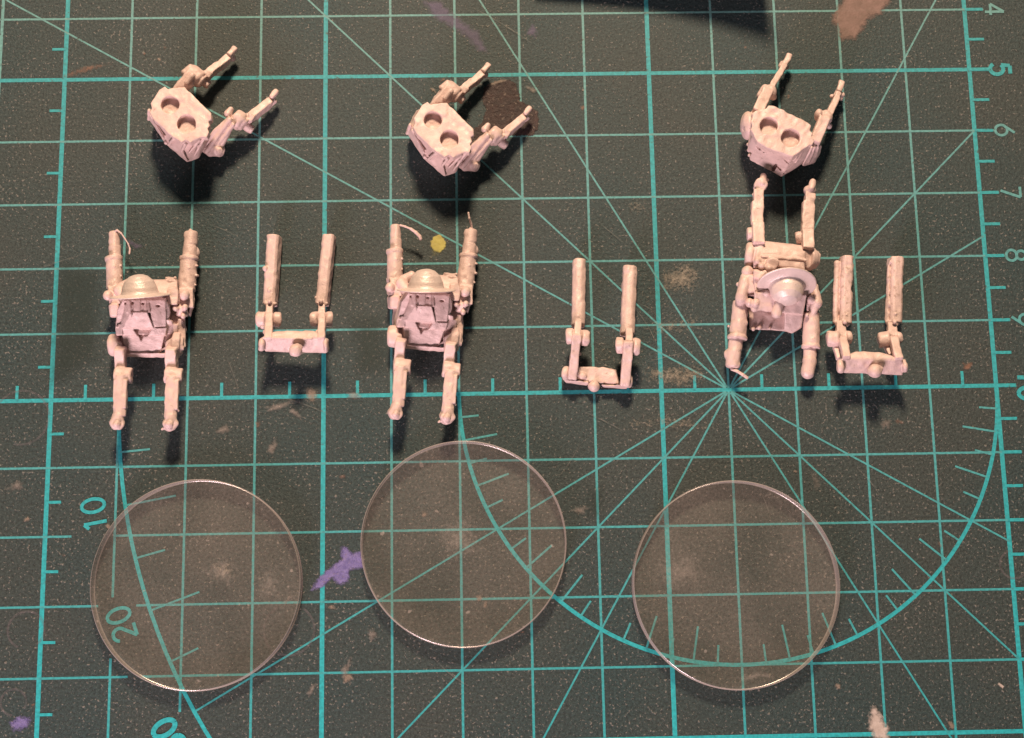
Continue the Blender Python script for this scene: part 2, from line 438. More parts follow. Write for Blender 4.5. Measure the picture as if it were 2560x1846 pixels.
for x, y, r in ((365, 108, .05), (352, 132, .04), (1745, 215, .045), (1780, 270, .03), (690, 875, .12), (760, 1055, .06), (570, 940, .07), (1990, 935, .10), (1290, 240, .06), (1650, 105, .05), (1855, 1520, .05), (735, 1345, .05), (1060, 1325, .06), (1075, 1340, .05), (1155, 1400, .04), (2105, 1605, .05), (60, 1150, .05), (140, 1230, .04), (75, 1560, .04), (770, 1500, .08), (940, 1140, .05), (320, 120, .03), (1760, 1045, .04), (2080, 1205, .05), (240, 1165, .04), (1290, 200, .03), (960, 200, .05), (980, 178, .06)):
    stain(blob(uv(x * DS, y * DS), r * random.uniform(.35, .7), r * random.uniform(.5, 1), random.uniform(0, 180)), random.choice((BEIGE, RUST, BEIGE)), r * .8, name='paint_fleck', grid=18)
for x, y, rx, ry, rot in ((866, 1672, .13, .05, 65), (778, 1728, .10, .04, 60), (683, 1118, .12, .05, 62), (560, 1073, .10, .05, 10), (930, 1588, .09, .06, -60), (700, 1015, .22, .05, 10), (740, 1035, .12, .04, -30), (2215, 1060, .06, .08, 0), (885, 990, .12, .04, 0), (2040, 1205, .05, .12, 10), (1330, 225, .10, .04, -20), (1935, 280, .05, .06, 0), (1450, 1275, .12, .05, 10), (420, 900, .05, .03, 0), (40, 1215, .10, .07, 20), (720, 1500, .10, .03, 50)):
    stain(blob(uv(x, y), rx, ry, rot, 16, .4), PALE, ry * .9, name='paint_fleck', grid=30)
for pts in (((1440, 600), (1520, 560), (1570, 600), (1545, 660), (1460, 660)), ((1430, 700), (1550, 690), (1560, 740), (1440, 760)), ((1415, 800), (1560, 790), (1580, 850), (1500, 880), (1420, 850)), ((1330, 930), (1480, 905), (1600, 935), (1590, 965), (1400, 960)), ((450, 1240), (520, 1230), (540, 1290), (470, 1290)), ((1380, 440), (1450, 430), (1440, 480), (1380, 480))):
    stain([uv(x * DS, y * DS) for x, y in pts], CHALK, 0.35, 'pale gritty worn patch', name='worn_patch', grid=50)
for pts in (((1300, 1080), (1332, 1080), (1330, 1150), (1300, 1150)), ((130, 580), (220, 600), (215, 800), (110, 860), (120, 700)), ((780, 700), (850, 700), (860, 820), (790, 830))):
    stain([uv(x * DS, y * DS) for x, y in pts], GREEN, 0.16, 'darker green rubbed patch', name='worn_patch', grid=36)
# knife scratches
SCRATCH = mat_paint('pale_knife_scratch', (0.17, 0.16, 0.14), (0.26, 0.24, 0.21), 0.55, 0.6, 0.1, 7, 0.30, 0.75)
def scratch(p0, p1, w=0.012, bow=0.0, n=14):
    a, b = np.array(uv(*p0)), np.array(uv(*p1)); d = b - a; nv = np.array([-d[1], d[0]]); nv = nv / (np.linalg.norm(nv) + 1e-9)
    _sz[0] += 2e-4; V = []
    for i in range(n):
        t = i / (n - 1); c = a + d * t + nv * bow * math.sin(math.pi * t); ww = w * (0.3 + math.sin(math.pi * t)) / 2
        V += [(*(c + nv * ww), _sz[0]), (*(c - nv * ww), _sz[0])]
    me = np_mesh('scratch', V, [(2 * i, 2 * i + 1, 2 * i + 3, 2 * i + 2) for i in range(n - 1)], False)
    at_ = me.attributes.new('cover', 'FLOAT', 'POINT'); at_.data.foreach_set('value', np.full(len(V), 0.55, np.float32))
    link('scratch', me, SCRATCH, mat_root)
for p0, p1, w, bow in (((1180, 20), (1330, 110), .014, .02), ((560, 880), (600, 990), .010, .02), ((1395, 1195), (1450, 1110), .012, -.02), ((520, 560), (590, 590), .010, .01), ((1080, 1640), (1180, 1720), .014, -.04), ((690, 990), (830, 1040), .014, .02),
                       ((1585, 770), (1640, 860), .014, .03), ((1600, 760), (1650, 800), .012, .03), ((1500, 560), (1560, 610), .010, 0), ((2140, 1170), (2200, 1240), .012, .02), ((1900, 1230), (1925, 1300), .014, .02), ((60, 690), (200, 640), .010, .02), ((1460, 1030), (1560, 1080), .012, .01), ((1620, 905), (1730, 880), .012, .01)):
    scratch(p0, p1, w, bow)
# faint rings left by round paint pots
RING = mat_paint('faint_ring_mark', (0.15, 0.13, 0.14), (0.2, 0.17, 0.18), 0.35, 0.6, 0.1, 8, 0.2, 0.6)
for x, y, r in ((48, 925, .40), (58, 1395, .26), (640, 1395, .36), (2244, 1250, .20), (30, 1555, .18)):
    c = uv(x * DS, y * DS); n = 40; w = 0.016
    V = []; a0 = random.uniform(0, 6)
    for i in range(n):
        a = a0 + 5.2 * i / (n - 1)
        V += [(c[0] + (r + w) * math.cos(a), c[1] + (r + w) * math.sin(a), 0.0072), (c[0] + (r - w) * math.cos(a), c[1] + (r - w) * math.sin(a), 0.0072)]
    me = np_mesh('ring_mark', V, [(2 * i, 2 * i + 1, 2 * i + 3, 2 * i + 2) for i in range(n - 1)], False)
    a = me.attributes.new('cover', 'FLOAT', 'POINT'); a.data.foreach_set('value', np.full(len(V), 0.5, np.float32))
    link('ring_mark', me, RING, mat_root)

# ------------------------------------------------------------------ casting: signed-distance shapes meshed by surface nets
NOISE = rng.standard_normal((40, 40, 40)).astype(np.float32)
def vnoise(X, f):
    Q = X * f; I = np.floor(Q).astype(np.int32); t = (Q - I).astype(np.float32); t = t * t * (3 - 2 * t)
    I %= 40; J = (I + 1) % 40; r = 0
    for a in (0, 1):
        for b in (0, 1):
            for c in (0, 1):
                w = (t[..., 0] if a else 1 - t[..., 0]) * (t[..., 1] if b else 1 - t[..., 1]) * (t[..., 2] if c else 1 - t[..., 2])
                r = r + w * NOISE[(J if a else I)[..., 0], (J if b else I)[..., 1], (J if c else I)[..., 2]]
    return r
def surface_nets(F, lo, h):
    ins = F < 0
    nx, ny, nz = F.shape
    cnt = np.zeros((nx - 1, ny - 1, nz - 1), np.int32); pos = np.zeros((nx - 1, ny - 1, nz - 1, 3), np.float32); num = np.zeros_like(cnt)
    for ax in range(3):
        s0 = [slice(None)] * 3; s1 = [slice(None)] * 3
        s0[ax] = slice(0, -1); s1[ax] = slice(1, None)
        a = F[tuple(s0)]; b = F[tuple(s1)]
        cr = (a < 0) != (b < 0)
        t = np.where(cr, a / np.where(a - b == 0, 1, a - b), 0).astype(np.float32)
        o1, o2 = [k for k in range(3) if k != ax]
        for d1 in (0, 1):
            for d2 in (0, 1):
                sl = [slice(None)] * 3
                sl[o1] = slice(d1, F.shape[o1] - 1 + d1); sl[o2] = slice(d2, F.shape[o2] - 1 + d2)
                c = cr[tuple(sl)]; tt = t[tuple(sl)]
                num += c
                pos[..., ax] += tt * c; pos[..., o1] += d1 * c; pos[..., o2] += d2 * c
    act = num > 0
    idx = np.full(act.shape, -1, np.int64); idx[act] = np.arange(act.sum())
    I = np.argwhere(act)
    V = (I + pos[act] / num[act][:, None]) * h + lo
    faces = []
    for ax in range(3):
        o1, o2 = [(1, 2), (2, 0), (0, 1)][ax]
        s0 = [slice(1, -1)] * 3; s1 = [slice(1, -1)] * 3
        s0[ax] = slice(0, -1); s1[ax] = slice(1, None)
        a = ins[tuple(s0)]; b = ins[tuple(s1)]
        E = np.argwhere(a != b)
        if not len(E): continue
        flip = a[tuple(E.T)]
        base = E.copy(); base[:, o1] += 1; base[:, o2] += 1   # grid index of the edge start
        def cell(d1, d2):
            c = base.copy(); c[:, o1] -= d1; c[:, o2] -= d2
            return idx[tuple(c.T)]
        q = np.stack([cell(1, 1), cell(0, 1), cell(0, 0), cell(1, 0)], 1)
        q[~flip] = q[~flip][:, ::-1]
        faces.append(q)
    return V, np.concatenate(faces)
def smin(a, b, k):
    if k <= 0: return np.minimum(a, b)
    h = np.clip(0.5 + 0.5 * (b - a) / k, 0, 1)
    return b + (a - b) * h - k * h * (1 - h)
def smax(a, b, k): return -smin(-a, -b, k)
def nrm(v): v = np.asarray(v, float); return v / (np.linalg.norm(v) + 1e-12)

class Cast:
    """a list of solids in mat coordinates, fused with small fillets"""
    def __init__(self, k=0.02): self.ops = []; self.lo = []; self.hi = []; self.k = k
    def put(self, fn, pts, r, cut=False, k=None):
        self.ops.append((fn, cut, self.k if k is None else k))
        if not cut:
            P = np.asarray(pts, float).reshape(-1, 3)
            self.lo.append(P.min(0) - r); self.hi.append(P.max(0) + r)
        return self
    def rod(self, a, b, ra, rb=None, **kw):
        a, b = np.asarray(a, float), np.asarray(b, float); rb = ra if rb is None else rb
        def fn(X):
            e = b - a; t = np.clip(((X - a) @ e) / (e @ e + 1e-12), 0, 1)
            return np.linalg.norm(X - a - t[..., None] * e, axis=-1) - (ra + (rb - ra) * t)
        return self.put(fn, [a, b], max(ra, rb), **kw)
    def ball(self, a, r, **kw):
        r3 = np.asarray(r if hasattr(r, '__len__') else (r, r, r), float); a = np.asarray(a, float)
        def fn(X):
            q = (X - a) / r3; l = np.linalg.norm(q, axis=-1)
            return (l - 1) * r3.min() if r3.min() == r3.max() else l * (l - 1) / (np.linalg.norm(q / r3, axis=-1) + 1e-9)
        return self.put(fn, [a - r3, a + r3], 0, **kw)
    def planes(self, NV, D, pts, ek=0.02, r=0.0, **kw):
        def fn(X):
            d = None
            for n, c in zip(NV, D):
                q = X @ n - c
                d = q if d is None else smax(d, q, ek)
            return d - r
        return self.put(fn, pts, r + 0.01, **kw)
    def cyl(self, a, b, r, r2=None, ek=0.02, **kw):
        a, b = np.asarray(a, float), np.asarray(b, float); ax = nrm(b - a); L = np.linalg.norm(b - a); r2 = r if r2 is None else r2
        def fn(X):
            q = X - a; t = q @ ax; rad = np.linalg.norm(q - t[..., None] * ax, axis=-1)
            return smax(rad - (r + (r2 - r) * np.clip(t / L, 0, 1)), np.abs(t - L / 2) - L / 2, ek)
        return self.put(fn, [a, b], max(r, r2), **kw)
    def prism(self, a, b, r, n=8, up=(0, 0, 1), rz=None, ek=0.012, phase=0.5, **kw):
        """n-sided bar from a to b; r is the half width, rz the half height"""
        a, b = np.asarray(a, float), np.asarray(b, float); ax = nrm(b - a); sd = nrm(np.cross(ax, up)); u = np.cross(sd, ax)
        rz = r if rz is None else rz
        NV = [ax, -ax]; D = [b @ ax, -(a @ ax)]
        c = (a + b) / 2
        for i in range(n):
            t = 2 * math.pi * (i + phase) / n if n != 8 else 2 * math.pi * i / n
            dx, dz = math.cos(t), math.sin(t)
            nv = sd * dx / r + u * dz / rz
            l = np.linalg.norm(nv); NV.append(nv / l); D.append((nv / l) @ c + 1 / l)
        return self.planes(NV, D, [a, b], ek=ek, **dict(kw, ), ) if False else self._pl(NV, D, [a, b], max(r, rz) * 1.1, ek, kw)
    def _pl(self, NV, D, pts, pad, ek, kw):
        def fn(X):
            d = None
            for n, c in zip(NV, D):
                q = X @ n - c
                d = q if d is None else smax(d, q, ek)
            return d
        return self.put(fn, pts, pad, **kw)
    def barrel(self, a, b, w, h, flat=.7, roll=0.0, ek=0.01, **kw):
        """bar with a flat top of the given share of its width and chamfered flanks, rolled about its length"""
        a, b = np.asarray(a, float), np.asarray(b, float); ax = nrm(b - a); sd = nrm(np.cross(ax, (0, 0, 1))); u = np.cross(sd, ax); c = (a + b) / 2
        r = math.radians(roll); sd, u = sd * math.cos(r) + u * math.sin(r), u * math.cos(r) - sd * math.sin(r)
        NV = [ax, -ax]; D = [b @ ax, -(a @ ax)]
        for s_, t_ in ((1, 0), (-1, 0), (0, 1), (0, -1)):
            n = sd * s_ + u * t_; NV.append(n); D.append(n @ c + (w if s_ else h))
        for s_ in (1, -1):
            for t_ in (1, -1):
                n = (sd * s_ + u * t_) / math.sqrt(2); NV.append(n); D.append(n @ c + (w * flat + h) / math.sqrt(2))
        return self._pl(NV, D, [a, b], max(w, h) * 1.3, ek, kw)
    def beam(self, a, b, w, h, up=(0, 0, 1), ek=0.015, **kw):
        """rectangular bar: w half width across, h half height"""
        a, b = np.asarray(a, float), np.asarray(b, float); ax = nrm(b - a); sd = nrm(np.cross(ax, up)); u = np.cross(sd, ax); c = (a + b) / 2
        NV = [ax, -ax, sd, -sd, u, -u]; D = [b @ ax, -(a @ ax), sd @ c + w, -(sd @ c) + w, u @ c + h, -(u @ c) + h]
        return self._pl(NV, D, [a, b], max(w, h), ek, kw)
    def hull(self, pts, ek=0.012, **kw):
        P = [Vector(p) for p in pts]
        bm = bmesh.new()
        for p in P: bm.verts.new(p)
        bmesh.ops.convex_hull(bm, input=bm.verts[:])
        bm.normal_update(); cen = sum(P, Vector()) / len(P)
        NV = []; D = []
        for f in bm.faces:
            n = f.normal.copy()
            if n.length < 0.5: continue
            if n.dot(f.verts[0].co - cen) < 0: n = -n
            n = np.array(n); d = float(n @ np.array(f.verts[0].co))
            if any(abs(n @ m) > 0.9995 and abs(d - c) < 0.002 and n @ m > 0 for m, c in zip(NV, D)): continue
            NV.append(n); D.append(d)
        bm.free()
        return self._pl(NV, D, pts, 0.01, ek, kw)
    def lathe(self, o, axis, prof, **kw):
        """closed (radius, along-axis) outline spun about the axis through o"""
        o = np.asarray(o, float); ax = nrm(axis); rmax = max(p[0] for p in prof); tm = [p[1] for p in prof]
        def fn(X):
            q = X - o; t = q @ ax; rad = np.linalg.norm(q - t[..., None] * ax, axis=-1)
            return poly_sd(rad, t, prof)
        return self.put(fn, [o + ax * min(tm), o + ax * max(tm)], rmax, **kw)
    def mesh(self, name, origin, vox=0.011, amp=0.0045, freq=15.0, floor=0.006):
        lo = np.min(self.lo, 0) - 3 * vox; hi = np.max(self.hi, 0) + 3 * vox
        lo[2] = max(lo[2], floor - 3 * vox)
        n = np.ceil((hi - lo) / vox).astype(int) + 1
        g = [lo[i] + vox * np.arange(n[i]) for i in range(3)]
        X = np.stack(np.meshgrid(*g, indexing='ij'), -1)
        F = None
        for fn, cut, k in self.ops:
            d = fn(X)
            F = d if F is None else (smax(F, -d, k) if cut else smin(F, d, k))
        if amp: F = F + amp * vnoise(X, freq).astype(F.dtype)
        F = np.maximum(F, floor - X[..., 2])
        V, Q = surface_nets(F, lo, vox)
        return np_mesh(name, V - np.asarray(origin, float), Q, True)

class Crop:
    """shapes measured on one enlarged crop of the photograph: x, y in crop pixels, z in cm over the mat"""
    def __init__(self, ox, oy, s, cx, cy, z=0.4):
        self.o = (ox, oy, s)
        a = self(cx, cy, z); b = self(cx + 10, cy, z)
        self.u = np.linalg.norm(b - a) / 10
    def __call__(self, x, y, z): return at(self.o[0] + x / self.o[2], self.o[1] + y / self.o[2], z)
    def pts(self, L): return [self(*p) for p in L]

def cast_part(name, cast, root, mat=None, **kw):
    return link(name, cast.mesh(name, root['_org'], **kw), mat or M_METAL, root)
def cast_root(name, K, x, y, label, cat, group):
    p = K(x, y, 0); r = empty(name, (p[0], p[1], 0)); r['_org'] = [float(p[0]), float(p[1]), 0.0]
    return tag(r, label, cat, group)
def flash_wire(name, K, pts, r, root):
    c = Cast(0.01)
    P = K.pts(pts)
    for i in range(len(P) - 1):
        rr = r if not hasattr(r, '__len__') else r[i]
        c.rod(P[i], P[i + 1], rr)
    return cast_part(name, c, root, vox=0.007, amp=0.0)

# ------------------------------------------------------------------ robots lying on their backs
def build_front_robot(label):
    K = Crop(220, 550, 2.819, 400, 700); u = K.u
    root = cast_root('toy_robot', K, 400, 760, label, 'miniature', 'robot bodies wearing helmets')
    # arm with riveted sleeve, on the picture's left
    c = Cast(0.015)
    c.cyl(K(184, 82, .24), K(188, 195, .25), 37 * u, 39 * u, ek=.04)
    c.cyl(K(188, 185, .25), K(191, 268, .25), 44 * u, 43 * u, ek=.02)
    c.cyl(K(182, 260, .26), K(184, 288, .26), 63 * u, 63 * u, ek=.015)
    c.cyl(K(184, 280, .26), K(190, 490, .27), 57 * u, 58 * u, ek=.02)
    c.hull(K.pts([(140, 470, .42), (240, 470, .42), (150, 590, .40), (230, 590, .42), (140, 470, .1), (240, 470, .1), (150, 590, .1), (230, 590, .1)]))
    c.ball(K(140, 535, .44), 34 * u)
    c.hull(K.pts([(140, 585, .46), (215, 580, .46), (150, 692, .36), (228, 690, .36), (138, 590, .1), (230, 590, .1), (150, 695, .1), (228, 695, .1)]), ek=.05)
    for x, y in ((140, 325), (232, 322), (138, 395), (232, 398), (150, 462), (226, 462), (186, 330), (186, 430)):
        c.ball(K(x, y, .32 if x != 186 else .37), 9 * u, k=.006)
    cast_part('arm', c, root)
    # the other arm
    c = Cast(0.015)
    c.cyl(K(727, 82, .26), K(724, 190, .27), 48 * u, 50 * u, ek=.04)
    c.ball(K(722, 74, .30), 14 * u)
    c.cyl(K(722, 185, .27), K(716, 268, .27), 50 * u, 52 * u, ek=.02)
    c.cyl(K(712, 262, .28), K(711, 288, .28), 70 * u, 70 * u, ek=.015)
    c.cyl(K(711, 280, .28), K(696, 500, .29), 62 * u, 62 * u, ek=.02)
    c.ball(K(765, 230, .24), (22 * u, 40 * u, .05))
    for x, y in ((768, 325), (764, 395), (655, 325), (652, 400), (648, 470), (730, 462), (712, 340), (700, 430), (757, 460)):
        c.ball(K(x, y, .33 if x not in (712, 700) else .40), 9 * u, k=.006)
    c.ball(K(772, 395, .30), 8 * u, k=.006)
    c.hull(K.pts([(640, 480, .45), (740, 480, .42), (640, 620, .44), (745, 620, .40), (640, 480, .08), (750, 480, .08), (640, 620, .08), (750, 620, .08)]))
    c.ball(K(680, 530, .50), 38 * u)
    c.hull(K.pts([(600, 610, .50), (690, 595, .52), (705, 640, .50), (690, 690, .42), (615, 690, .42), (600, 610, .08), (700, 595, .08), (730, 690, .08), (615, 695, .08)]), ek=.05)
    c.ball(K(626, 575, .46), 22 * u); c.ball(K(618, 625, .50), 24 * u); c.ball(K(685, 615, .52), 22 * u); c.ball(K(670, 678, .46), 20 * u)
    c.hull(K.pts([(700, 540, .36), (752, 560, .30), (748, 600, .28), (720, 695, .28), (700, 540, .05), (752, 560, .05), (748, 600, .05), (720, 695, .05)]), ek=.02)
    cast_part('arm', c, root)
    # pack and shoulders behind the head
    c = Cast(0.02)
    c.hull(K.pts([(200, 520, .36), (680, 540, .40), (690, 900, .30), (200, 900, .30), (200, 520, .02), (680, 540, .02), (690, 900, .02), (200, 900, .02)]), ek=.02)
    c.hull(K.pts([(430, 420, .44), (630, 425, .44), (640, 560, .60), (430, 560, .60), (430, 415, .12), (635, 420, .12), (645, 600, .10), (430, 600, .10)]), ek=.03)
    c.hull(K.pts([(545, 405, .40), (615, 405, .40), (620, 430, .46), (545, 430, .46), (545, 402, .2), (620, 402, .2), (620, 440, .2), (545, 440, .2)]))
    c.ball(K(614, 408, .44), 11 * u, k=.006)
    c.ball(K(555, 410, .42), 10 * u, k=.006)
    c.hull(K.pts([(610, 470, .58), (640, 500, .56), (630, 600, .58), (560, 600, .60), (560, 480, .60), (610, 470, .2), (645, 600, .2), (560, 600, .2)]))
    c.rod(K(225, 495, .40), K(270, 560, .42), 42 * u, 40 * u)
    c.rod(K(240, 470, .36), K(300, 440, .36), 34 * u, 34 * u)
    cast_part('backpack', c, root)
    # hull: recessed band with slits under the brim, raised front panel, lower band with a notch, jaw, tray rim
    G = Crop(250, 670, 6.814, 720, 900); g = G.u
    def wedge(top, z, ek=.006, **kw):
        L = list(top) + [(x, y, z) for x, y, _ in top]
        c.hull(G.pts(L), ek=ek, **kw)
    c = Cast(0.008)
    wedge([(430, 380, .58), (960, 380, .58), (420, 540, .74), (1100, 540, .70)], .1, ek=.02)
    wedge([(400, 520, .755), (1130, 520, .715), (300, 700, .66), (1200, 760, .585), (262, 1040, .50), (1130, 1020, .53), (1130, 1160, .44), (285, 1160, .44)], .05)
    wedge([(395, 540, .765), (840, 540, .755), (860, 765, .728), (440, 765, .728)], .3, ek=.012)
    wedge([(840, 545, .75), (1120, 545, .725), (1130, 1000, .56), (900, 1010, .585), (850, 765, .70)], .3, ek=.012)
    wedge([(520, 752, .755), (805, 752, .755), (850, 880, .69), (915, 1028, .60), (400, 1028, .60), (470, 860, .69)], .3)
    wedge([(468, 545, .772), (520, 545, .772), (528, 760, .745), (400, 1028, .61), (330, 1040, .55), (400, 760, .66)], .2)
    wedge([(300, 960, .56), (380, 960, .62), (380, 1140, .55), (272, 1140, .47)], .2)
    wedge([(582, 540, .778), (690, 540, .778), (690, 760, .735), (572, 760, .735)], .5, ek=.015)
    wedge([(757, 540, .772), (803, 540, .772), (803, 760, .73), (745, 760, .73)], .5, ek=.015)
    wedge([(390, 1026, .585), (1138, 1020, .56), (1115, 1155, .50), (400, 1155, .51)], .2)
    wedge([(380, 1150, .495), (1100, 1150, .48), (1030, 1445, .335), (420, 1445, .335)], .1)
    P = G.pts([(310, 1370, .34), (450, 1425, .325), (720, 1455, .32), (1000, 1425, .325), (1130, 1360, .34)])
    for i in range(4): c.rod(P[i], P[i + 1], 24 * g, k=.015)
    wedge([(570, 1048, .80), (872, 1045, .80), (815, 1150, .80), (745, 1168, .80), (650, 1162, .80)], .47, cut=True)
    wedge([(655, 1140, .80), (748, 1140, .80), (705, 1250, .80)], .42, cut=True)
    # right flank, its plates and rivets
    wedge([(1135, 880, .60), (1235, 890, .58), (1245, 960, .52), (1150, 985, .53)], .2, ek=.02)
    wedge([(1320, 850, .42), (1420, 890, .38), (1485, 1060, .30), (1440, 1150, .26), (1320, 1080, .34)], .06, ek=.02)
    wedge([(1150, 940, .46), (1330, 960, .42), (1320, 1130, .36), (1140, 1130, .40)], .06)
    wedge([(1110, 560, .68), (1190, 620, .64), (1200, 740, .60), (1130, 640, .63)], .2, ek=.02)
    for x, y, z, w, h in ((549, 592, .76, 22, 30), (728, 606, .755, 22, 18), (985, 645, .71, 38, 20), (425, 600, .76, 20, 26)):
        c.ball(G(x, y, z), (w * g, h * g, .06), cut=True, k=.004)
    c.rod(G(525, 780, .765), G(540, 850, .735), 14 * g, k=.004)
    c.ball(G(288, 1000, .55), 26 * g); c.ball(G(1090, 905, .55), 10 * g, cut=True, k=.004)
    cast_part('hull', c, root, vox=.0095, amp=.003)
    # helmet with a broad brim
    c = Cast(0.008)
    R = 206 * u; r = 128 * u; H = 152 * u
    outer = [(R, -.004), (R + .004, .010), (R * .97, .018), (r * 1.25, .028), (r * 1.03, .042), (r * .97, .075), (r * .93, .13), (r * .78, H * .70), (r * .5, H * .92), (r * .22, H * 1.0), (0, H * 1.02)]
    inner = [(0, H * .85), (r * .6, H * .70), (r * .85, .07), (r * 1.05, .020), (R * .9, -.002)]
    c.lathe(K(368, 540, .80), (-.04, .95, .31), outer + inner)
    cast_part('helmet', c, root, M_SHINY, vox=.0085, amp=.0012)
    # hip bar with side hubs
    c = Cast(0.012)
    c.hull(K.pts([(215, 935, .40), (560, 940, .40), (560, 972, .32), (215, 966, .32), (215, 930, .12), (560, 935, .12), (560, 972, .22), (215, 966, .22)]), ek=.03)
    c.cyl(K(152, 885, .26), K(235, 885, .27), 78 * u, 82 * u, ek=.05)
    c.hull(K.pts([(190, 850, .44), (240, 860, .44), (250, 965, .42), (195, 965, .40), (190, 850, .2), (240, 860, .2), (250, 965, .2), (195, 965, .2)]), ek=.03)
    c.cyl(K(590, 880, .30), K(650, 885, .28), 92 * u, 96 * u, ek=.03)
    c.cyl(K(640, 885, .28), K(672, 890, .27), 80 * u, 66 * u, ek=.02)
    c.cyl(K(650, 905, .36), K(676, 905, .36), 15 * u, ek=.01)
    c.hull(K.pts([(545, 860, .46), (610, 815, .48), (640, 850, .46), (635, 965, .42), (550, 972, .42), (545, 860, .2), (630, 830, .2), (635, 965, .2), (550, 972, .2)]), ek=.03)
    cast_part('hip_bar', c, root)
    # legs
    for side in (0, 1):
        c = Cast(0.012)
        if side == 0:
            c.beam(K(226, 900, .50), K(232, 1095, .27), 37 * u, .075, ek=.02)
            c.cyl(K(186, 1095, .40), K(312, 1100, .38), 56 * u, 58 * u, ek=.03)
            c.prism(K(230, 1095, .46), K(222, 1385, .44), 44 * u, 8, rz=.075)
            c.beam(K(232, 1130, .47), K(226, 1330, .46), 46 * u, .05)
            foot, nub = K(206, 1428, .44), K(203, 1440, .50)
            c.cyl(K(214, 1365, .44), K(209, 1425, .44), 40 * u, 42 * u)
            c.prism(K(206, 1428, .32), K(206, 1430, .50), 48 * u, 6, up=(0, 1, 0), ek=.03)
            c.ball(nub, 25 * u); c.ball(K(192, 1462, .42), 20 * u)
        else:
            c.beam(K(586, 900, .50), K(592, 1110, .27), 40 * u, .08, ek=.02)
            c.cyl(K(540, 1095, .40), K(668, 1105, .38), 56 * u, 58 * u, ek=.03)
            c.prism(K(596, 1100, .46), K(582, 1395, .44), 44 * u, 8, rz=.075)
            c.beam(K(597, 1130, .47), K(590, 1340, .46), 46 * u, .05)
            c.ball(K(640, 1183, .42), 9 * u, k=.005)
            c.cyl(K(584, 1370, .44), K(581, 1430, .44), 42 * u, 44 * u)
            c.prism(K(582, 1432, .32), K(582, 1434, .50), 50 * u, 6, up=(0, 1, 0), ek=.03)
            c.ball(K(572, 1440, .51), 26 * u); c.ball(K(577, 1472, .43), 20 * u)
            c.rod(K(590, 1345, .44), K(636, 1346, .44), 9 * u, k=.005)
            c.rod(K(560, 1450, .42), K(522, 1476, .42), 10 * u, 7 * u, k=.005)
        cast_part('leg', c, root)
    return root, K
ROBOT1, K1 = build_front_robot('pale robot in a brimmed helmet on its back, nearest the left ruler border')
def copy_thing(root, label, delta, rot=0.0, scale=1.0):
    r = root.copy(); COL.objects.link(r)
    r.location = (root.location[0] + delta[0], root.location[1] + delta[1], 0)
    r.rotation_euler = (0, 0, math.radians(rot)); r.scale = (scale,) * 3
    r['label'] = label
    for ch in root.children:
        c = ch.copy(); COL.objects.link(c); c.parent = r
    return r
def turn(v, deg):
    c, s = math.cos(math.radians(deg)), math.sin(math.radians(deg)); return np.array([c * v[0] - s * v[1], s * v[0] + c * v[1]])
o1 = np.array(ROBOT1.location[:2])
d1, d2 = at(288.5, 819, .42)[:2], at(990.5, 798, .42)[:2]
ROBOT2 = copy_thing(ROBOT1, 'pale robot in a brimmed helmet on its back, arms around the yellow paint dot', d2 - turn(d1 - o1, -3.8) * 0.985 - o1, -3.8, 0.985)
flash_wire('casting_sprue', K1, [(185, 84, .30), (205, 72, .32), (235, 95, .32), (262, 135, .31), (284, 170, .30), (296, 205, .28), (292, 238, .27)], (7 * K1.u, 6 * K1.u, 5 * K1.u, 4.5 * K1.u, 5 * K1.u, 7 * K1.u), ROBOT1)
K2 = Crop(940, 510, 2.727, 350, 700)
def on_robot2(name, pts, rs):
    c = Cast(0.01); P = K2.pts(pts)
    for i in range(len(P) - 1): c.rod(P[i], P[i + 1], rs[i])
    me = c.mesh(name, (0, 0, 0), vox=0.007, amp=0.0)
    o = link(name, me, M_METAL, ROBOT2)
    o.matrix_parent_inverse = Matrix.LocRotScale(ROBOT2.location, ROBOT2.rotation_euler.to_quaternion(), ROBOT2.scale).inverted()
    return o
on_robot2('casting_sprue', [(165, 145, .30), (200, 155, .31), (240, 172, .30), (272, 195, .28), (298, 222, .26), (304, 238, .25)], [7 * K2.u, 7 * K2.u, 10 * K2.u, 12 * K2.u, 12 * K2.u])
on_robot2('casting_sprue', [(657, 185, .28), (648, 135, .34), (636, 100, .40), (630, 62, .42)], [8 * K2.u, 8 * K2.u, 7 * K2.u])

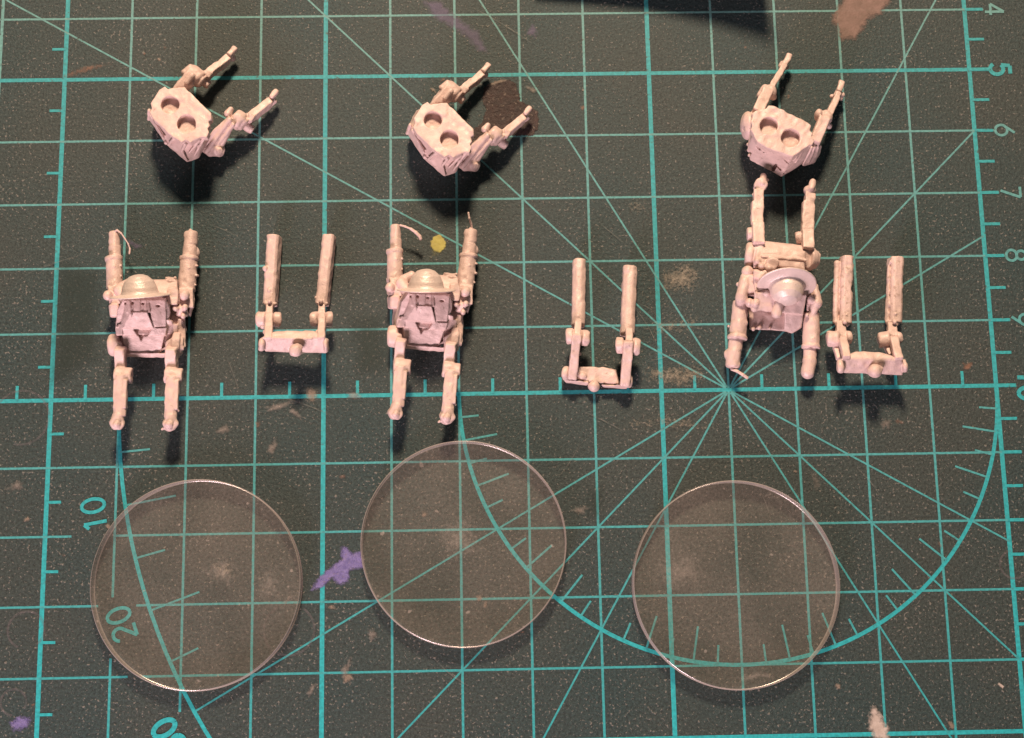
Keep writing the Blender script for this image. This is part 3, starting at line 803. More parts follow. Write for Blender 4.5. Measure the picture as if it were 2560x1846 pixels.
# ------------------------------------------------------------------ the robot lying the other way up
def build_back_robot(label):
    K = Crop(1780, 420, 2.919, 500, 800); u = K.u
    root = cast_root('toy_robot', K, 500, 820, label, 'miniature', 'robot bodies wearing helmets')
    for side in (0, 1):
        c = Cast(0.012)
        if side == 0:
            c.beam(K(338, 170, .40), K(328, 430, .44), 36 * u, .07)
            c.beam(K(330, 250, .42), K(326, 420, .45), 44 * u, .06)
            c.prism(K(358, 120, .30), K(357, 122, .48), 46 * u, 6, up=(0, 1, 0), ek=.03)
            c.rod(K(375, 66, .42), K(366, 110, .46), 27 * u, 27 * u)
            c.ball(K(316, 150, .36), 13 * u); c.rod(K(325, 195, .40), K(300, 194, .40), 8 * u, k=.005); c.ball(K(405, 90, .40), 12 * u, k=.006)
            c.cyl(K(254, 485, .40), K(302, 485, .41), 50 * u, ek=.03); c.cyl(K(300, 470, .40), K(380, 470, .40), 40 * u, ek=.03)
            c.beam(K(332, 410, .46), K(338, 560, .54), 42 * u, .075)
        else:
            c.beam(K(717, 190, .40), K(692, 500, .44), 38 * u, .07)
            c.beam(K(705, 250, .42), K(692, 480, .45), 44 * u, .06)
            c.ball(K(714, 165, .40), (46 * u, 40 * u, .09)); c.rod(K(736, 104, .42), K(724, 150, .46), 25 * u, 27 * u)
            c.cyl(K(610, 515, .38), K(655, 505, .40), 46 * u, ek=.03); c.cyl(K(650, 505, .40), K(734, 510, .38), 40 * u, ek=.03)
            c.beam(K(694, 470, .46), K(700, 600, .54), 42 * u, .075)
        cast_part('leg', c, root)
    c = Cast(0.012)
    c.hull(K.pts([(375, 532, .50), (690, 566, .50), (690, 620, .58), (320, 600, .58), (300, 700, .58), (680, 745, .56), (375, 530, .2), (690, 566, .2), (300, 740, .1), (680, 760, .1)]), ek=.03)
    c.hull(K.pts([(300, 560, .54), (380, 540, .56), (380, 740, .58), (300, 730, .52), (300, 560, .2), (380, 540, .2), (380, 740, .2), (300, 740, .2)]), ek=.03)
    c.beam(K(360, 645, .585), K(690, 672, .575), 10 * u, .014, k=.006)
    c.cyl(K(242, 635, .36), K(305, 640, .38), 92 * u, 96 * u, ek=.06)
    c.cyl(K(690, 660, .40), K(735, 668, .36), 90 * u, 84 * u, ek=.03); c.cyl(K(730, 668, .36), K(770, 675, .34), 76 * u, 60 * u, ek=.03)
    c.hull(K.pts([(665, 600, .56), (730, 600, .52), (735, 720, .46), (690, 740, .50), (665, 700, .54), (665, 600, .2), (730, 600, .2), (735, 740, .2), (665, 740, .2)]), ek=.02)
    c.cyl(K(440, 695, .50), K(442, 697, .63), 46 * u, ek=.03)
    c.ball(K(330, 680, .58), 24 * u); c.ball(K(360, 720, .60), 26 * u); c.ball(K(415, 730, .62), 24 * u)
    cast_part('hip_bar', c, root)
    c = Cast(0.012)
    c.hull(K.pts([(300, 740, .60), (500, 760, .62), (690, 750, .56), (705, 860, .56), (690, 940, .55), (310, 900, .56), (290, 740, .1), (700, 750, .1), (700, 960, .1), (300, 960, .1)]), ek=.02)
    c.hull(K.pts([(310, 905, .60), (690, 930, .60), (665, 1075, .46), (600, 1062, .50), (305, 1042, .48), (310, 905, .2), (690, 930, .2), (665, 1060, .3), (300, 1030, .3)]), ek=.008)
    c.hull(K.pts([(262, 1000, .24), (560, 1030, .24), (560, 1190, .22), (275, 1172, .22), (262, 1020, .05), (560, 1050, .05), (560, 1196, .05), (272, 1178, .05)]), ek=.01)
    c.hull(K.pts([(530, 1040, .46), (670, 1040, .46), (655, 1165, .36), (585, 1212, .28), (520, 1185, .30), (530, 1040, .05), (670, 1040, .05), (655, 1165, .05), (585, 1214, .05), (520, 1190, .05)]), ek=.02)
    c.ball(K(300, 1176, .24), 16 * u); c.ball(K(345, 1166, .24), 18 * u); c.ball(K(420, 1172, .24), 14 * u)
    c.hull(K.pts([(300, 745, .64), (390, 760, .68), (370, 820, .68), (300, 800, .62), (300, 745, .3), (390, 760, .3), (370, 820, .3), (300, 800, .3)]), ek=.02)
    c.ball(K(402, 915, .58), 22 * u); c.ball(K(315, 985, .52), 30 * u); c.ball(K(275, 985, .48), 34 * u); c.ball(K(310, 1025, .46), 28 * u)
    c.rod(K(500, 960, .62), K(472, 1060, .56), 36 * u, 36 * u)
    c.ball(K(470, 1062, .56), 38 * u)
    cast_part('hull', c, root, vox=.0105)
    c = Cast(0.008)
    R = 212 * u; r = 128 * u; H = 150 * u
    outer = [(R, -.004), (R + .004, .010), (R * .97, .020), (r * 1.25, .028), (r * 1.03, .042), (r * .98, .07), (r * .93, .13), (r * .78, H * .72), (r * .5, H * .93), (r * .22, H * 1.0), (0, H * 1.02)]
    inner = [(0, H * .85), (r * .6, H * .70), (r * .85, .07), (r * 1.05, .018), (R * .9, -.002)]
    c.lathe(K(543, 856, .62), (-.05, -.90, .36), outer + inner)
    cast_part('helmet', c, root, M_SHINY, vox=.0085, amp=.0012)
    c = Cast(0.015)       # arm on the picture's left
    c.hull(K.pts([(210, 770, .50), (345, 780, .58), (350, 900, .55), (190, 930, .46), (180, 860, .42), (215, 770, .1), (345, 780, .1), (350, 950, .1), (180, 930, .1)]), ek=.04)
    c.ball(K(260, 755, .46), 42 * u); c.ball(K(215, 955, .44), 46 * u); c.rod(K(240, 830, .46), K(215, 930, .46), 40 * u, 40 * u); c.ball(K(190, 850, .34), 16 * u)
    c.cyl(K(208, 975, .30), K(186, 1245, .26), 54 * u, 64 * u, ek=.02)
    c.cyl(K(187, 1225, .26), K(184, 1252, .26), 74 * u, 74 * u, ek=.015)
    c.cyl(K(176, 1245, .25), K(168, 1335, .24), 52 * u, 52 * u, ek=.02)
    c.cyl(K(160, 1325, .24), K(148, 1462, .22), 56 * u, 50 * u, ek=.05); c.ball(K(110, 1365, .22), (22 * u, 36 * u, .05)); c.ball(K(182, 1440, .25), 26 * u)
    for x, y in ((168, 1085), (246, 1085), (165, 1160), (240, 1160), (205, 1110), (200, 1190), (120, 1155)):
        c.ball(K(x, y, .38 if x in (205, 200) else .30), 9 * u, k=.006)
    cast_part('arm', c, root)
    c = Cast(0.015)       # the other arm
    c.hull(K.pts([(690, 880, .48), (755, 850, .48), (785, 950, .44), (760, 1060, .38), (690, 1050, .40), (690, 880, .1), (755, 850, .1), (785, 950, .1), (760, 1070, .1), (690, 1060, .1)]), ek=.04)
    c.ball(K(762, 985, .44), 42 * u); c.rod(K(752, 870, .44), K(765, 950, .44), 24 * u, 30 * u); c.rod(K(750, 1010, .42), K(735, 1060, .38), 34 * u, 28 * u)
    c.ball(K(720, 960, .48), 30 * u); c.ball(K(695, 1075, .44), 16 * u)
    c.cyl(K(725, 1060, .30), K(722, 1315, .26), 58 * u, 62 * u, ek=.02)
    c.cyl(K(722, 1295, .26), K(721, 1318, .26), 68 * u, 68 * u, ek=.015)
    c.cyl(K(715, 1310, .25), K(714, 1385, .24), 46 * u, 48 * u, ek=.02)
    c.rod(K(712, 1410, .25), K(700, 1490, .24), 50 * u, 50 * u)
    for x, y in ((770, 1115), (680, 1145), (768, 1180), (680, 1210), (725, 1140), (765, 1250), (722, 1220)):
        c.ball(K(x, y, .38 if x in (725, 722) else .30), 9 * u, k=.006)
    cast_part('arm', c, root)
    flash_wire('casting_sprue', K, [(145, 1470, .24), (185, 1485, .27), (225, 1510, .26), (256, 1532, .24)], 11 * u, root)
    return root
ROBOT3 = build_back_robot('pale robot lying the other way round, helmet crown facing down the mat')

# ------------------------------------------------------------------ yokes: a pair of gun barrels on a cross bar with a ball stud
def build_yoke(label, K, x, y, barrels, necks, wheels, struts, bar, ball):
    u = K.u
    root = cast_root('gun_yoke', K, x, y, label, 'miniature part', 'barrel yokes')
    for fn in barrels:
        c = Cast(0.008); fn(c, K, u); cast_part('barrel', c, root, M_BLOTCH if 'blotched' in label else None)
    for nk, ws in zip(necks, wheels):
        c = Cast(0.012)
        c.beam(K(*nk[0]), K(*nk[1]), nk[2] * u, .06)
        for w in ws: c.cyl(K(*w[0]), K(*w[1]), w[2] * u, ek=.04)
        if len(ws) > 1: c.cyl(K(*ws[0][0]), K(*ws[-1][1]), ws[0][2] * u * .62)
        cast_part('knee_joint', c, root)
    for s in struts:
        c = Cast(0.012)
        c.beam(K(*s[0]), K(*s[1]), s[2] * u, .055, ek=.02)
        for e in s[3:]: e(c, K, u)
        cast_part('strut', c, root)
    c = Cast(0.010); bar(c, K, u); cast_part('cross_bar', c, root)
    c = Cast(0.02); ball(c, K, u); cast_part('ball_stud', c, root)
    return root
KA = Crop(620, 570, 4.42, 520, 800)
def ya_l(c, K, u):
    c.barrel(K(296, 95, .17), K(245, 855, .17), 70 * u, .125, .62, -8)
    c.hull(K.pts([(175, 830, .30), (318, 830, .30), (290, 875, .26), (205, 875, .26), (175, 830, .1), (318, 830, .1), (290, 875, .12), (205, 875, .12)]), ek=.02)
    c.ball(K(240, 815, .33), 25 * u); c.ball(K(190, 448, .28), 31 * u); c.ball(K(235, 690, .295), (22 * u, 26 * u, .02))
def ya_r(c, K, u):
    c.barrel(K(902, 90, .17), K(820, 850, .17), 68 * u, .125, .62, -6)
    c.hull(K.pts([(750, 825, .30), (890, 825, .30), (865, 870, .26), (778, 870, .26), (750, 825, .1), (890, 825, .1), (865, 870, .12), (778, 870, .12)]), ek=.02)
    c.ball(K(806, 812, .33), 25 * u); c.ball(K(748, 770, .26), 14 * u)
def ya_bar(c, K, u):
    c.hull(K.pts([(312, 1142, 0.60), (735, 1142, 0.60), (760, 1195, 0.64), (870, 1225, 0.64), (150, 1215, 0.64), (285, 1190, 0.64), (870, 1385, 0.47), (190, 1368, 0.47), (312, 1142, 0.40), (735, 1142, 0.44), (870, 1385, 0.40), (190, 1368, 0.40), (150, 1215, 0.40), (870, 1225, 0.44)]), ek=.02)
    c.cyl(K(122, 1285, 0.54), K(190, 1288, 0.54), 74 * u, ek=.06)
    c.cyl(K(838, 1300, 0.54), K(892, 1300, 0.54), 80 * u, ek=.05)
    c.beam(K(200, 1215, 0.64), K(720, 1225, 0.64), 12 * u, .012, k=.006)
YOKE1 = build_yoke('barrel yoke with square barrel ends, lying between the two robots on their backs', KA, 500, 800, (ya_l, ya_r),
    [((243, 860, .22), (236, 1010, .32), 38), ((818, 860, .22), (815, 1010, .32), 38)],
    [[((100, 1012, .30), (205, 1010, .32), 86), ((278, 1012, .32), (368, 1015, .30), 86)], [((695, 1010, .30), (782, 1010, .32), 86), ((855, 1010, .32), (935, 1012, .30), 84)]],
    [((238, 960, .38), (226, 1240, 0.62), 42, lambda c, K, u: c.ball(K(190, 1155, .40), 28 * u), lambda c, K, u: c.ball(K(165, 1085, .32), 34 * u)), ((818, 960, .38), (812, 1240, 0.62), 42, lambda c, K, u: c.ball(K(768, 1150, .44), 24 * u))],
    ya_bar, lambda c, K, u: (c.ball(K(525, 1352, 0.64), 72 * u), c.rod(K(545, 1310, 0.60), K(572, 1320, 0.60), 34 * u, 30 * u), c.ball(K(490, 1395, 0.60), 26 * u)))
KB = Crop(1380, 630, 4.304, 520, 800)
def yb_l(c, K, u):
    c.barrel(K(292, 95, .14), K(282, 800, .28), 72 * u, .125, .42, 0, ek=.02)
    c.ball(K(292, 125, .19), (60 * u, 45 * u, .08))
    c.ball(K(280, 690, .38), (26 * u, 30 * u, .02))
def yb_r(c, K, u):
    c.barrel(K(838, 170, .14), K(810, 895, .28), 76 * u, .125, .42, 2, ek=.02)
    c.ball(K(838, 200, .19), (62 * u, 45 * u, .08))
def yb_bar(c, K, u):
    c.hull(K.pts([(270, 1235, 0.18), (540, 1238, 0.18), (690, 1275, 0.18), (720, 1420, 0.18), (540, 1420, 0.18), (260, 1370, 0.18), (240, 1235, 0.02), (700, 1270, 0.02), (730, 1425, 0.02), (250, 1375, 0.02)]), ek=.015)
    c.hull(K.pts([(130, 1375, 0.22), (400, 1400, 0.24), (380, 1440, 0.12), (150, 1410, 0.10), (130, 1375, 0.02), (400, 1400, 0.02), (380, 1440, 0.02), (150, 1410, 0.02)]), ek=.02)
    c.hull(K.pts([(520, 1425, 0.24), (820, 1440, 0.24), (810, 1480, 0.10), (560, 1462, 0.12), (520, 1425, 0.02), (820, 1440, 0.02), (810, 1482, 0.02), (560, 1462, 0.02)]), ek=.02)
    c.cyl(K(112, 1305, 0.18), K(185, 1310, 0.20), 76 * u, ek=.05)
    c.cyl(K(790, 1390, 0.20), K(856, 1395, 0.18), 72 * u, ek=.05)
    c.ball(K(330, 1335, 0.19), (46 * u, 40 * u, .04))
YOKE2 = build_yoke('barrel yoke with rounded barrel ends and recessed bar, lying on the bold line', KB, 500, 800, (yb_l, yb_r),
    [((282, 760, .38), (268, 920, .46), 38), ((828, 830, .38), (826, 980, .46), 38)],
    [[((152, 908, .38), (240, 905, .40), 88), ((310, 925, .40), (396, 930, .38), 88)], [((688, 1008, .38), (775, 1005, .40), 90), ((860, 1020, .40), (942, 1028, .38), 94)]],
    [((268, 880, .52), (216, 1375, .24), 48, lambda c, K, u: c.ball(K(300, 1100, .34), 16 * u)), ((822, 960, .52), (784, 1445, .24), 52, lambda c, K, u: c.ball(K(930, 1068, .34), 18 * u))],
    yb_bar, lambda c, K, u: (c.ball(K(450, 1448, .14), 62 * u),))
KC = Crop(2040, 630, 4.954, 600, 800)
def yc_l(c, K, u):
    c.barrel(K(372, 70, .18), K(348, 900, .18), 76 * u, .13, .6, 4)
    c.rod(K(262, 145, .19), K(244, 860, .19), 40 * u, 40 * u, k=.004)
    c.hull(K.pts([(220, 860, .30), (425, 860, .30), (370, 940, .26), (250, 940, .26), (220, 860, .1), (425, 860, .1), (370, 940, .12), (250, 940, .12)]), ek=.02)
    c.ball(K(362, 870, .345), 30 * u); c.ball(K(375, 780, .30), 22 * u)
    c.ball(K(448, 465, .24), (26 * u, 40 * u, .1), cut=True, k=.02); c.ball(K(325, 465, .315), 18 * u, cut=True, k=.006)
def yc_r(c, K, u):
    c.barrel(K(982, 78, .18), K(960, 890, .18), 80 * u, .13, .6, 8)
    c.hull(K.pts([(880, 170, .24), (920, 110, .28), (900, 890, .28), (850, 860, .22), (880, 170, .1), (920, 110, .1), (900, 890, .1), (850, 860, .1)]), ek=.02)
    c.hull(K.pts([(855, 850, .30), (1050, 850, .30), (1000, 930, .26), (880, 930, .26), (855, 850, .1), (1050, 850, .1), (1000, 930, .12), (880, 930, .12)]), ek=.02)
    c.ball(K(972, 872, .345), 30 * u); c.ball(K(985, 770, .31), 18 * u)
def yc_bar(c, K, u):
    c.hull(K.pts([(480, 1235, 0.55), (700, 1232, 0.55), (860, 1255, 0.55), (960, 1290, 0.59), (1075, 1340, 0.59), (310, 1330, 0.59), (430, 1300, 0.59), (1075, 1528, 0.43), (340, 1500, 0.43), (480, 1235, 0.39), (860, 1255, 0.39), (1075, 1528, 0.39), (340, 1500, 0.39), (310, 1330, 0.39), (1075, 1340, 0.39)]), ek=.02)
    c.cyl(K(252, 1425, 0.49), K(345, 1420, 0.51), 84 * u, ek=.06)
    c.cyl(K(1060, 1420, 0.49), K(1124, 1415, 0.49), 84 * u, ek=.05)
    c.ball(K(450, 1325, 0.60), 12 * u, cut=True, k=.005)
YOKE3 = build_yoke('barrel yoke with blotched grooved barrels, lying right beside the robot turned round', KC, 620, 820, (yc_l, yc_r),
    [((305, 900, .24), (300, 1060, .34), 56), ((935, 900, .24), (940, 1060, .34), 56)],
    [[((132, 1080, .30), (290, 1080, .33), 100), ((365, 1065, .33), (434, 1060, .32), 80)], [((768, 1095, .30), (910, 1080, .33), 98), ((985, 1065, .33), (1060, 1065, .32), 76)]],
    [((325, 1070, .40), (380, 1320, 0.59), 50, lambda c, K, u: c.beam(K(240, 1150, .28), K(290, 1330, .34), 40 * u, .05)), ((960, 1075, .40), (1026, 1340, 0.59), 50, lambda c, K, u: c.beam(K(870, 1150, .28), K(935, 1280, .34), 38 * u, .05))],
    yc_bar, lambda c, K, u: (c.ball(K(728, 1478, 0.57), 84 * u), c.rod(K(760, 1440, 0.55), K(795, 1450, 0.55), 44 * u, 38 * u)))

# ------------------------------------------------------------------ hips: a socketed plate on a hull with two folded legs
def sockets(c, K, u, pts, z, ztop):
    for x, y, r in pts:
        a = K(x, y, ztop); d = nrm(CAM_C - a); n = nrm(np.array([0, 0, 1.0]) * .8 + d * .2)
        c.cyl(a - n * .115, a + n * .2, r * u, ek=.005, cut=True, k=.008)
def plate(c, K, poly, z0, z1, shrink=0.03):
    P = np.array([K(x, y, z1)[:2] for x, y in poly])
    def fn(X): return smax(poly_sd(X[..., 0], X[..., 1], P), np.abs(X[..., 2] - (z0 + z1) / 2) - (z1 - z0) / 2, .012)
    pts = [(p[0], p[1], z) for p in P for z in (z0, z1)]
    c.put(fn, pts, .01)
def build_hip_a(label):
    K = Crop(340, 90, 4.81, 600, 900, .6); u = K.u
    root = cast_root('robot_hips', K, 620, 1000, label, 'miniature part', 'hip hulls with folded legs')
    c = Cast(0.010)
    plate(c, K, [(275, 645), (345, 607), (385, 642), (430, 625), (585, 608), (622, 650), (900, 930), (908, 1000), (872, 1030), (888, 1080), (856, 1112), (876, 1160), (850, 1218), (795, 1215), (650, 1285), (600, 1255), (545, 1280), (400, 1180), (205, 1005), (162, 920), (188, 870), (172, 810), (250, 692)], .70, .86)
    c.hull(K.pts([(290, 700, .76), (580, 650, .76), (850, 955, .76), (815, 1140, .76), (560, 1262, .78), (190, 930, .76), (140, 985, .46), (350, 1295, .42), (615, 1525, .34), (760, 1470, .36), (880, 1250, .40), (330, 1200, .05), (600, 1440, .05), (800, 1300, .05), (450, 800, .05), (750, 1000, .05), (180, 960, .2), (300, 720, .2), (600, 680, .2)]), ek=.012)
    c.hull(K.pts([(345, 1275, .52), (560, 1400, .46), (620, 1525, .30), (560, 1450, .28), (350, 1300, .34), (420, 1220, .2), (600, 1400, .1)]), ek=.01)
    c.hull(K.pts([(560, 1290, .72), (600, 1270, .74), (800, 1225, .74), (830, 1260, .60), (640, 1400, .56), (560, 1350, .56), (600, 1300, .3), (800, 1260, .3)]), ek=.01)
    for a_, b_, r_ in (((590, 1300, .78), (552, 1390, .62), 24), ((770, 1250, .78), (640, 1405, .58), 20), ((815, 1240, .76), (705, 1435, .53), 20), ((560, 1400, .60), (618, 1505, .40), 16), ((175, 960, .70), (330, 1225, .62), 14), ((450, 1240, .74), (390, 1310, .55), 20)):
        c.rod(K(*a_), K(*b_), r_ * u, r_ * .8 * u, k=.005)
    c.rod(K(160, 900, .66), K(150, 1000, .44), 24 * u, 20 * u); c.ball(K(365, 1280, .48), 28 * u); c.ball(K(330, 1200, .56), 22 * u)
    sockets(c, K, u, [(410, 830, 108), (608, 1060, 113)], .7, .86)
    cast_part('hull', c, root, vox=.010)
    # far leg
    c = Cast(0.012)
    c.hull(K.pts([(410, 660, .50), (520, 520, .54), (620, 400, .54), (720, 600, .48), (600, 640, .46), (600, 700, .30), (430, 700, .30), (520, 520, .26), (640, 390, .26)]), ek=.03)
    c.cyl(K(625, 425, .38), K(790, 545, .36), 118 * u, 112 * u, ek=.07)
    c.rod(K(590, 440, .46), K(655, 375, .46), 42 * u, 34 * u); c.rod(K(610, 560, .54), K(680, 480, .56), 34 * u, 36 * u)
    c.cyl(K(780, 540, .36), K(812, 562, .35), 90 * u, 80 * u, ek=.03)
    c.cyl(K(800, 540, .27), K(885, 600, .25), 56 * u, 52 * u, ek=.03)
    c.beam(K(825, 495, .30), K(1112, 278, .20), 44 * u, .085)
    c.beam(K(830, 440, .36), K(905, 490, .34), 40 * u, .05)
    foot = Cast(0.012)
    foot.rod(K(1090, 270, .22), K(1140, 225, .22), 46 * u, 40 * u); foot.beam(K(1115, 240, .26), K(1200, 145, .24), 36 * u, .05, ek=.03); foot.ball(K(1160, 270, .14), 44 * u)
    leg = cast_part('leg', c, root)
    cast_sub('foot', foot, leg, root)
    # near leg
    c = Cast(0.012)
    c.hull(K.pts([(905, 1150, .48), (1000, 1060, .52), (1120, 950, .54), (1190, 1080, .50), (1040, 1330, .34), (1090, 1270, .32), (1000, 1440, .20), (880, 1458, .20), (780, 1390, .22), (850, 1260, .38), (900, 1180, .1), (1150, 1080, .22), (1050, 1350, .06), (880, 1440, .06), (800, 1380, .06)]), ek=.02)
    c.rod(K(850, 1395, .30), K(1120, 1010, .53), 32 * u, 36 * u); c.rod(K(960, 1330, .32), K(1170, 1070, .51), 24 * u, 22 * u)
    c.cyl(K(940, 1350, .16), K(1010, 1385, .30), 100 * u, 74 * u, ek=.03); c.cyl(K(985, 1375, .26), K(1012, 1390, .34), 40 * u, ek=.02)
    c.cyl(K(1165, 965, .38), K(1290, 1060, .34), 124 * u, 118 * u, ek=.07)
    c.cyl(K(1280, 1050, .34), K(1315, 1078, .33), 96 * u, 84 * u, ek=.03)
    c.rod(K(1110, 935, .46), K(1138, 890, .47), 50 * u, 38 * u)
    c.cyl(K(1310, 1080, .24), K(1410, 1140, .20), 58 * u, 54 * u, ek=.03)
    c.beam(K(1335, 1020, .30), K(1620, 795, .20), 46 * u, .09)
    c.beam(K(1340, 970, .36), K(1410, 1010, .34), 40 * u, .05)
    foot = Cast(0.012)
    foot.rod(K(1590, 800, .22), K(1640, 745, .22), 44 * u, 36 * u); foot.beam(K(1620, 755, .26), K(1705, 655, .24), 34 * u, .05, ek=.03); foot.rod(K(1630, 820, .16), K(1672, 785, .18), 32 * u, 28 * u)
    leg = cast_part('leg', c, root)
    cast_sub('foot', foot, leg, root)
    return root
def cast_sub(name, c, parent, root):
    return link(name, c.mesh(name, root['_org']), M_METAL, parent)
def copy_deep(root, label, delta, rot=0.0, scale=1.0):
    r = copy_thing(root, label, delta, rot, scale)
    for src, dst in zip(root.children, r.children):
        for g in src.children:
            d = g.copy(); COL.objects.link(d); d.parent = dst
    return r
HIP1 = build_hip_a('two socket hip piece with folded legs, on the mat near the faint orange streak')
a1 = np.array(at(425.2 / 2 + 466.4 / 2, 286.5, .86)[:2]); a2 = np.array(at(1103, 323.8, .86)[:2])
base1 = np.array(HIP1.location[:2])
def hip_copy(label, rot, scale):
    off = a1 - base1; c, s = math.cos(math.radians(rot)), math.sin(math.radians(rot))
    ro = np.array([c * off[0] - s * off[1], s * off[0] + c * off[1]]) * scale
    return copy_deep(HIP1, label, a2 - ro - base1, rot, scale)
HIP2 = hip_copy('two socket hip piece whose folded legs reach over the dark brown paint patch', -1.2, 0.985)

def build_hip_b(label):
    K = Crop(1800, 110, 4.81, 700, 1000, .6); u = K.u
    root = cast_root('robot_hips', K, 740, 1150, label, 'miniature part', 'hip hulls with folded legs')
    c = Cast(0.010)
    plate(c, K, [(388, 835), (430, 805), (520, 768), (555, 770), (585, 737), (640, 742), (1055, 935), (1098, 985), (1084, 1040), (1118, 1078), (1098, 1108), (1136, 1172), (1108, 1218), (1080, 1215), (920, 1330), (880, 1356), (830, 1345), (560, 1250), (450, 1180), (405, 1090), (372, 1032), (388, 990), (375, 930), (392, 870)], .72, .86)
    c.hull(K.pts([(400, 860, .78), (620, 750, .78), (1080, 980, .78), (1110, 1180, .78), (880, 1345, .80), (560, 1240, .80), (410, 1080, .78), (325, 1250, .52), (360, 1400, .30), (500, 1475, .24), (740, 1605, .16), (790, 1572, .18), (890, 1492, .30), (890, 1400, .55), (1000, 1440, .25), (400, 1300, .03), (760, 1540, .03), (1000, 1200, .03), (450, 900, .03), (800, 900, .1)]), ek=.010)
    c.hull(K.pts([(610, 1515, .5), (668, 1440, .5), (690, 1450, .5), (650, 1530, .5), (610, 1515, .20), (668, 1440, .24), (690, 1450, .24), (650, 1530, .14)]), cut=True, k=.005)
    c.rod(K(685, 1450, .40), K(775, 1550, .25), 18 * u, cut=True, k=.005)
    c.rod(K(450, 1245, .66), K(520, 1285, .62), 17 * u, cut=True, k=.005); c.rod(K(520, 1285, .62), K(575, 1300, .62), 16 * u, cut=True, k=.005)
    c.rod(K(760, 1390, .64), K(830, 1430, .55), 15 * u, cut=True, k=.005)
    c.rod(K(930, 1330, .68), K(890, 1400, .60), 22 * u, 18 * u); c.rod(K(980, 1300, .66), K(910, 1420, .50), 20 * u, 16 * u)
    for x, y in ((325, 1210), (330, 1280), (340, 1340)): c.ball(K(x + 12, y, .46), 20 * u)
    sockets(c, K, u, [(587, 985, 106), (850, 1130, 111)], .7, .86)
    cast_part('hull', c, root, vox=.010)
    c = Cast(0.012)      # leg on the picture's left
    c.ball(K(335, 985, .46), (88 * u, 170 * u, .22)); c.hull(K.pts([(345, 860, .62), (400, 800, .64), (560, 800, .56), (400, 1100, .50), (270, 960, .44), (350, 1200, .34), (400, 820, .3), (400, 1150, .1), (270, 1000, .2)]), ek=.04)
    c.beam(K(440, 840, .54), K(570, 570, .46), 66 * u, .10)
    c.rod(K(490, 620, .46), K(540, 530, .46), 52 * u, 46 * u); c.ball(K(605, 580, .44), (78 * u, 95 * u, .11)); c.ball(K(640, 640, .36), 44 * u)
    c.beam(K(610, 535, .38), K(768, 270, .24), 36 * u, .075)
    foot = Cast(0.012)
    foot.rod(K(735, 275, .24), K(752, 240, .24), 38 * u, 34 * u); foot.ball(K(800, 280, .18), 34 * u); foot.beam(K(770, 265, .26), K(838, 130, .24), 36 * u, .05, ek=.03); foot.ball(K(833, 150, .26), 30 * u)
    leg = cast_part('leg', c, root); cast_sub('foot', foot, leg, root)
    c = Cast(0.012)
    c.beam(K(1130, 1200, .44), K(1250, 900, .46), 66 * u, .11)
    c.hull(K.pts([(1080, 1180, .50), (1180, 1180, .46), (1225, 1230, .36), (1200, 1340, .24), (1140, 1430, .16), (1010, 1475, .14), (980, 1455, .2), (1050, 1300, .45), (1080, 1200, .08), (1225, 1240, .1), (1140, 1440, .04), (1000, 1470, .04)]), ek=.015)
    for k in range(3): c.rod(K(1100 + 40 * k, 1250 - 6 * k, .49 - .05 * k), K(1000 + 62 * k, 1450 - 26 * k, .24 - .03 * k), 18 * u, 15 * u, k=.006)
    c.ball(K(1185, 850, .46), (48 * u, 65 * u, .10)); c.rod(K(1170, 890, .42), K(1200, 830, .46), 40 * u, 36 * u); c.ball(K(1275, 885, .44), (78 * u, 85 * u, .11)); c.ball(K(1310, 985, .34), 38 * u)
    c.beam(K(1300, 870, .38), K(1418, 610, .24), 38 * u, .075)
    foot = Cast(0.012)
    foot.rod(K(1395, 620, .24), K(1410, 580, .24), 36 * u, 32 * u); foot.rod(K(1345, 632, .20), K(1475, 612, .20), 26 * u, 28 * u); foot.ball(K(1455, 660, .16), 30 * u); foot.beam(K(1425, 585, .26), K(1468, 445, .24), 38 * u, .05, ek=.03)
    leg = cast_part('leg', c, root); cast_sub('foot', foot, leg, root)
    return root
HIP3 = build_hip_b('two socket hip piece with a broad blank side wall, close to two raised robot feet')

# ------------------------------------------------------------------ clear round bases
def clear_base(px, py, rpx, h, label, haze, seed):
    c = at(px, py, h); e = at(px + rpx, py, h)
    r = float(np.linalg.norm(e - c)); n = 160
    prof = [(r - .020, 0.0), (r - .008, .004), (r - .002, .018), (r, h * .5), (r - .004, h - .03), (r - .010, h - .009), (r - .020, h)]
    V = []; F = []
    for (q, z) in prof:
        for i in range(n):
            a = 2 * math.pi * i / n
            V.append((q * math.cos(a), q * math.sin(a), z + 0.012))
    m = len(prof)
    for j in range(m - 1):
        for i in range(n):
            k = (i + 1) % n
            F.append((j * n + i, j * n + k, (j + 1) * n + k, (j + 1) * n + i))
    F.append(tuple(range(n))[::-1]); F.append(tuple((m - 1) * n + i for i in range(n)))
    me = bpy.data.meshes.new('clear_base'); me.from_pydata(V, [], F); me.update()
    for p in me.polygons: p.use_smooth = len(p.vertices) == 4
    me.materials.append(mat_clear('scratched_sheen_acrylic', haze, seed))
    me.materials.append(M_EDGE)
    for p in me.polygons:
        if len(p.vertices) == 4: p.material_index = 1
    o = link('clear_base', me, None); o.location = (c[0], c[1], 0)
    return tag(o, label, 'model base', 'clear round bases')
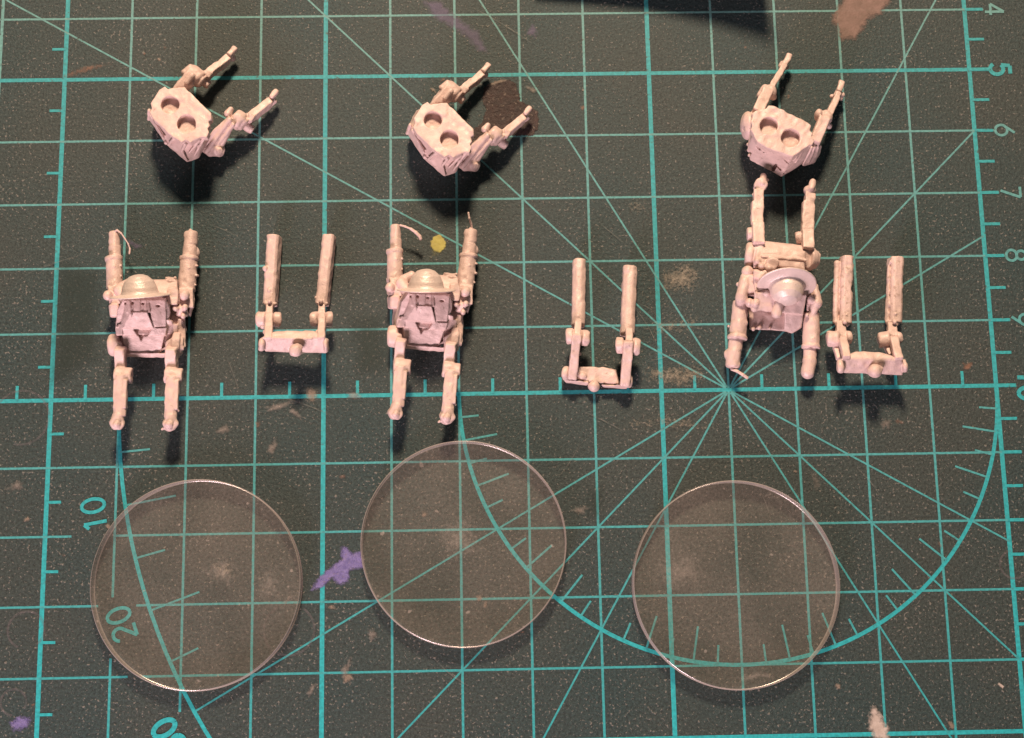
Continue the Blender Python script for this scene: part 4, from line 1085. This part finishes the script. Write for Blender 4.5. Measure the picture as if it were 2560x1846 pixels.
def mat_edge():
    m, nt, N, P = new_mat('acrylic_edge'); N.remove(P)
    gl = N.new('ShaderNodeBsdfGlossy'); gl.inputs['Roughness'].default_value = 0.2; gl.inputs[0].default_value = (.9, .85, .85, 1)
    tr = N.new('ShaderNodeBsdfTransparent'); tr.inputs[0].default_value = (0.74, 0.68, 0.65, 1)
    df = N.new('ShaderNodeBsdfDiffuse'); df.inputs[0].default_value = (0.75, 0.66, 0.62, 1)
    m1 = N.new('ShaderNodeMixShader'); m1.inputs[0].default_value = 0.28
    m2 = N.new('ShaderNodeMixShader'); m2.inputs[0].default_value = 0.11
    nt.links.new(tr.outputs[0], m1.inputs[1]); nt.links.new(df.outputs[0], m1.inputs[2])
    nt.links.new(m1.outputs[0], m2.inputs[1]); nt.links.new(gl.outputs[0], m2.inputs[2])
    nt.links.new(m2.outputs[0], N['Material Output'].inputs[0])
    return m
M_EDGE = mat_edge()
BASE1 = clear_base(432.5 * DS, 1293 * DS, 234 * DS, .24, 'clear round plastic base lying over the printed 20', .034, 1.0)
BASE2 = clear_base(1026.5 * DS, 1202 * DS, 229 * DS, .24, 'clear round plastic base touching the bright purple paint smear', .034, 5.0)
BASE3 = clear_base(1631.5 * DS, 1293 * DS, 230 * DS, .24, 'clear round plastic base with a cloudy smudge at its rim, over the small arc', .034, 9.0)

SMUDGE = mat_paint('dusty_smudge', (0.42, 0.35, 0.31), (0.55, 0.47, 0.42), 0.34, 0.6, 0.1, 9, 0.45, 1.05)
def on_base(base, L, soft, label=None, z=.2545):
    stain([at(x, y, z)[:2] for x, y in L], SMUDGE, soft, label, 'smudge', 44, z, base)
on_base(BASE3, [(1850, 1700), (1868, 1684), (1900, 1680), (1925, 1686), (1938, 1698), (1905, 1694), (1880, 1700), (1856, 1708)], .08, 'pale cloudy smudge', .2545)
on_base(BASE1, [(505, 1420), (560, 1390), (590, 1420), (580, 1470), (530, 1460)], .3, None, .2545)
on_base(BASE1, [(640, 1440), (690, 1420), (700, 1480), (660, 1500)], .3, None, .2549)
on_base(BASE2, [(1090, 1320), (1180, 1290), (1200, 1380), (1110, 1400)], .4, None, .2545)
on_base(BASE3, [(1650, 1410), (1740, 1380), (1760, 1450), (1670, 1480)], .4, None, .2549)

# ------------------------------------------------------------------ unseen blocker, added and shaped to throw the wedge of shade at the far edge
def blocker():
    P = [(-1.75, .0), (1.83, .0), (1.80, 1.42), (1.0, 1.06), (0.0, .76), (-1.0, .60), (-1.75, .52)]
    V = [(x, y, z) for y in (6.62, 6.66) for x, z in P]; n = len(P)
    F = [tuple(range(n)), tuple(range(2 * n - 1, n - 1, -1))] + [(i, i + n, (i + 1) % n + n, (i + 1) % n) for i in range(n)]
    me = bpy.data.meshes.new('shade_blocker'); me.from_pydata(V, [], F); me.update()
    m, nt, N, P_ = new_mat('shade_blocker_black')
    c = ramp(nt, noise_tex(nt, geo_pos(nt), 20, 3), [(.3, (.012, .012, .012)), (.7, (.022, .021, .021))])
    nt.links.new(c, P_.inputs['Base Color']); P_.inputs['Roughness'].default_value = .7
    return tag(link('shade_blocker', me, m), 'slanting black card added out of view, shaped to throw the wedge of shade', 'blocker')
blocker()
for o in bpy.data.objects:
    if '_org' in o: del o['_org']
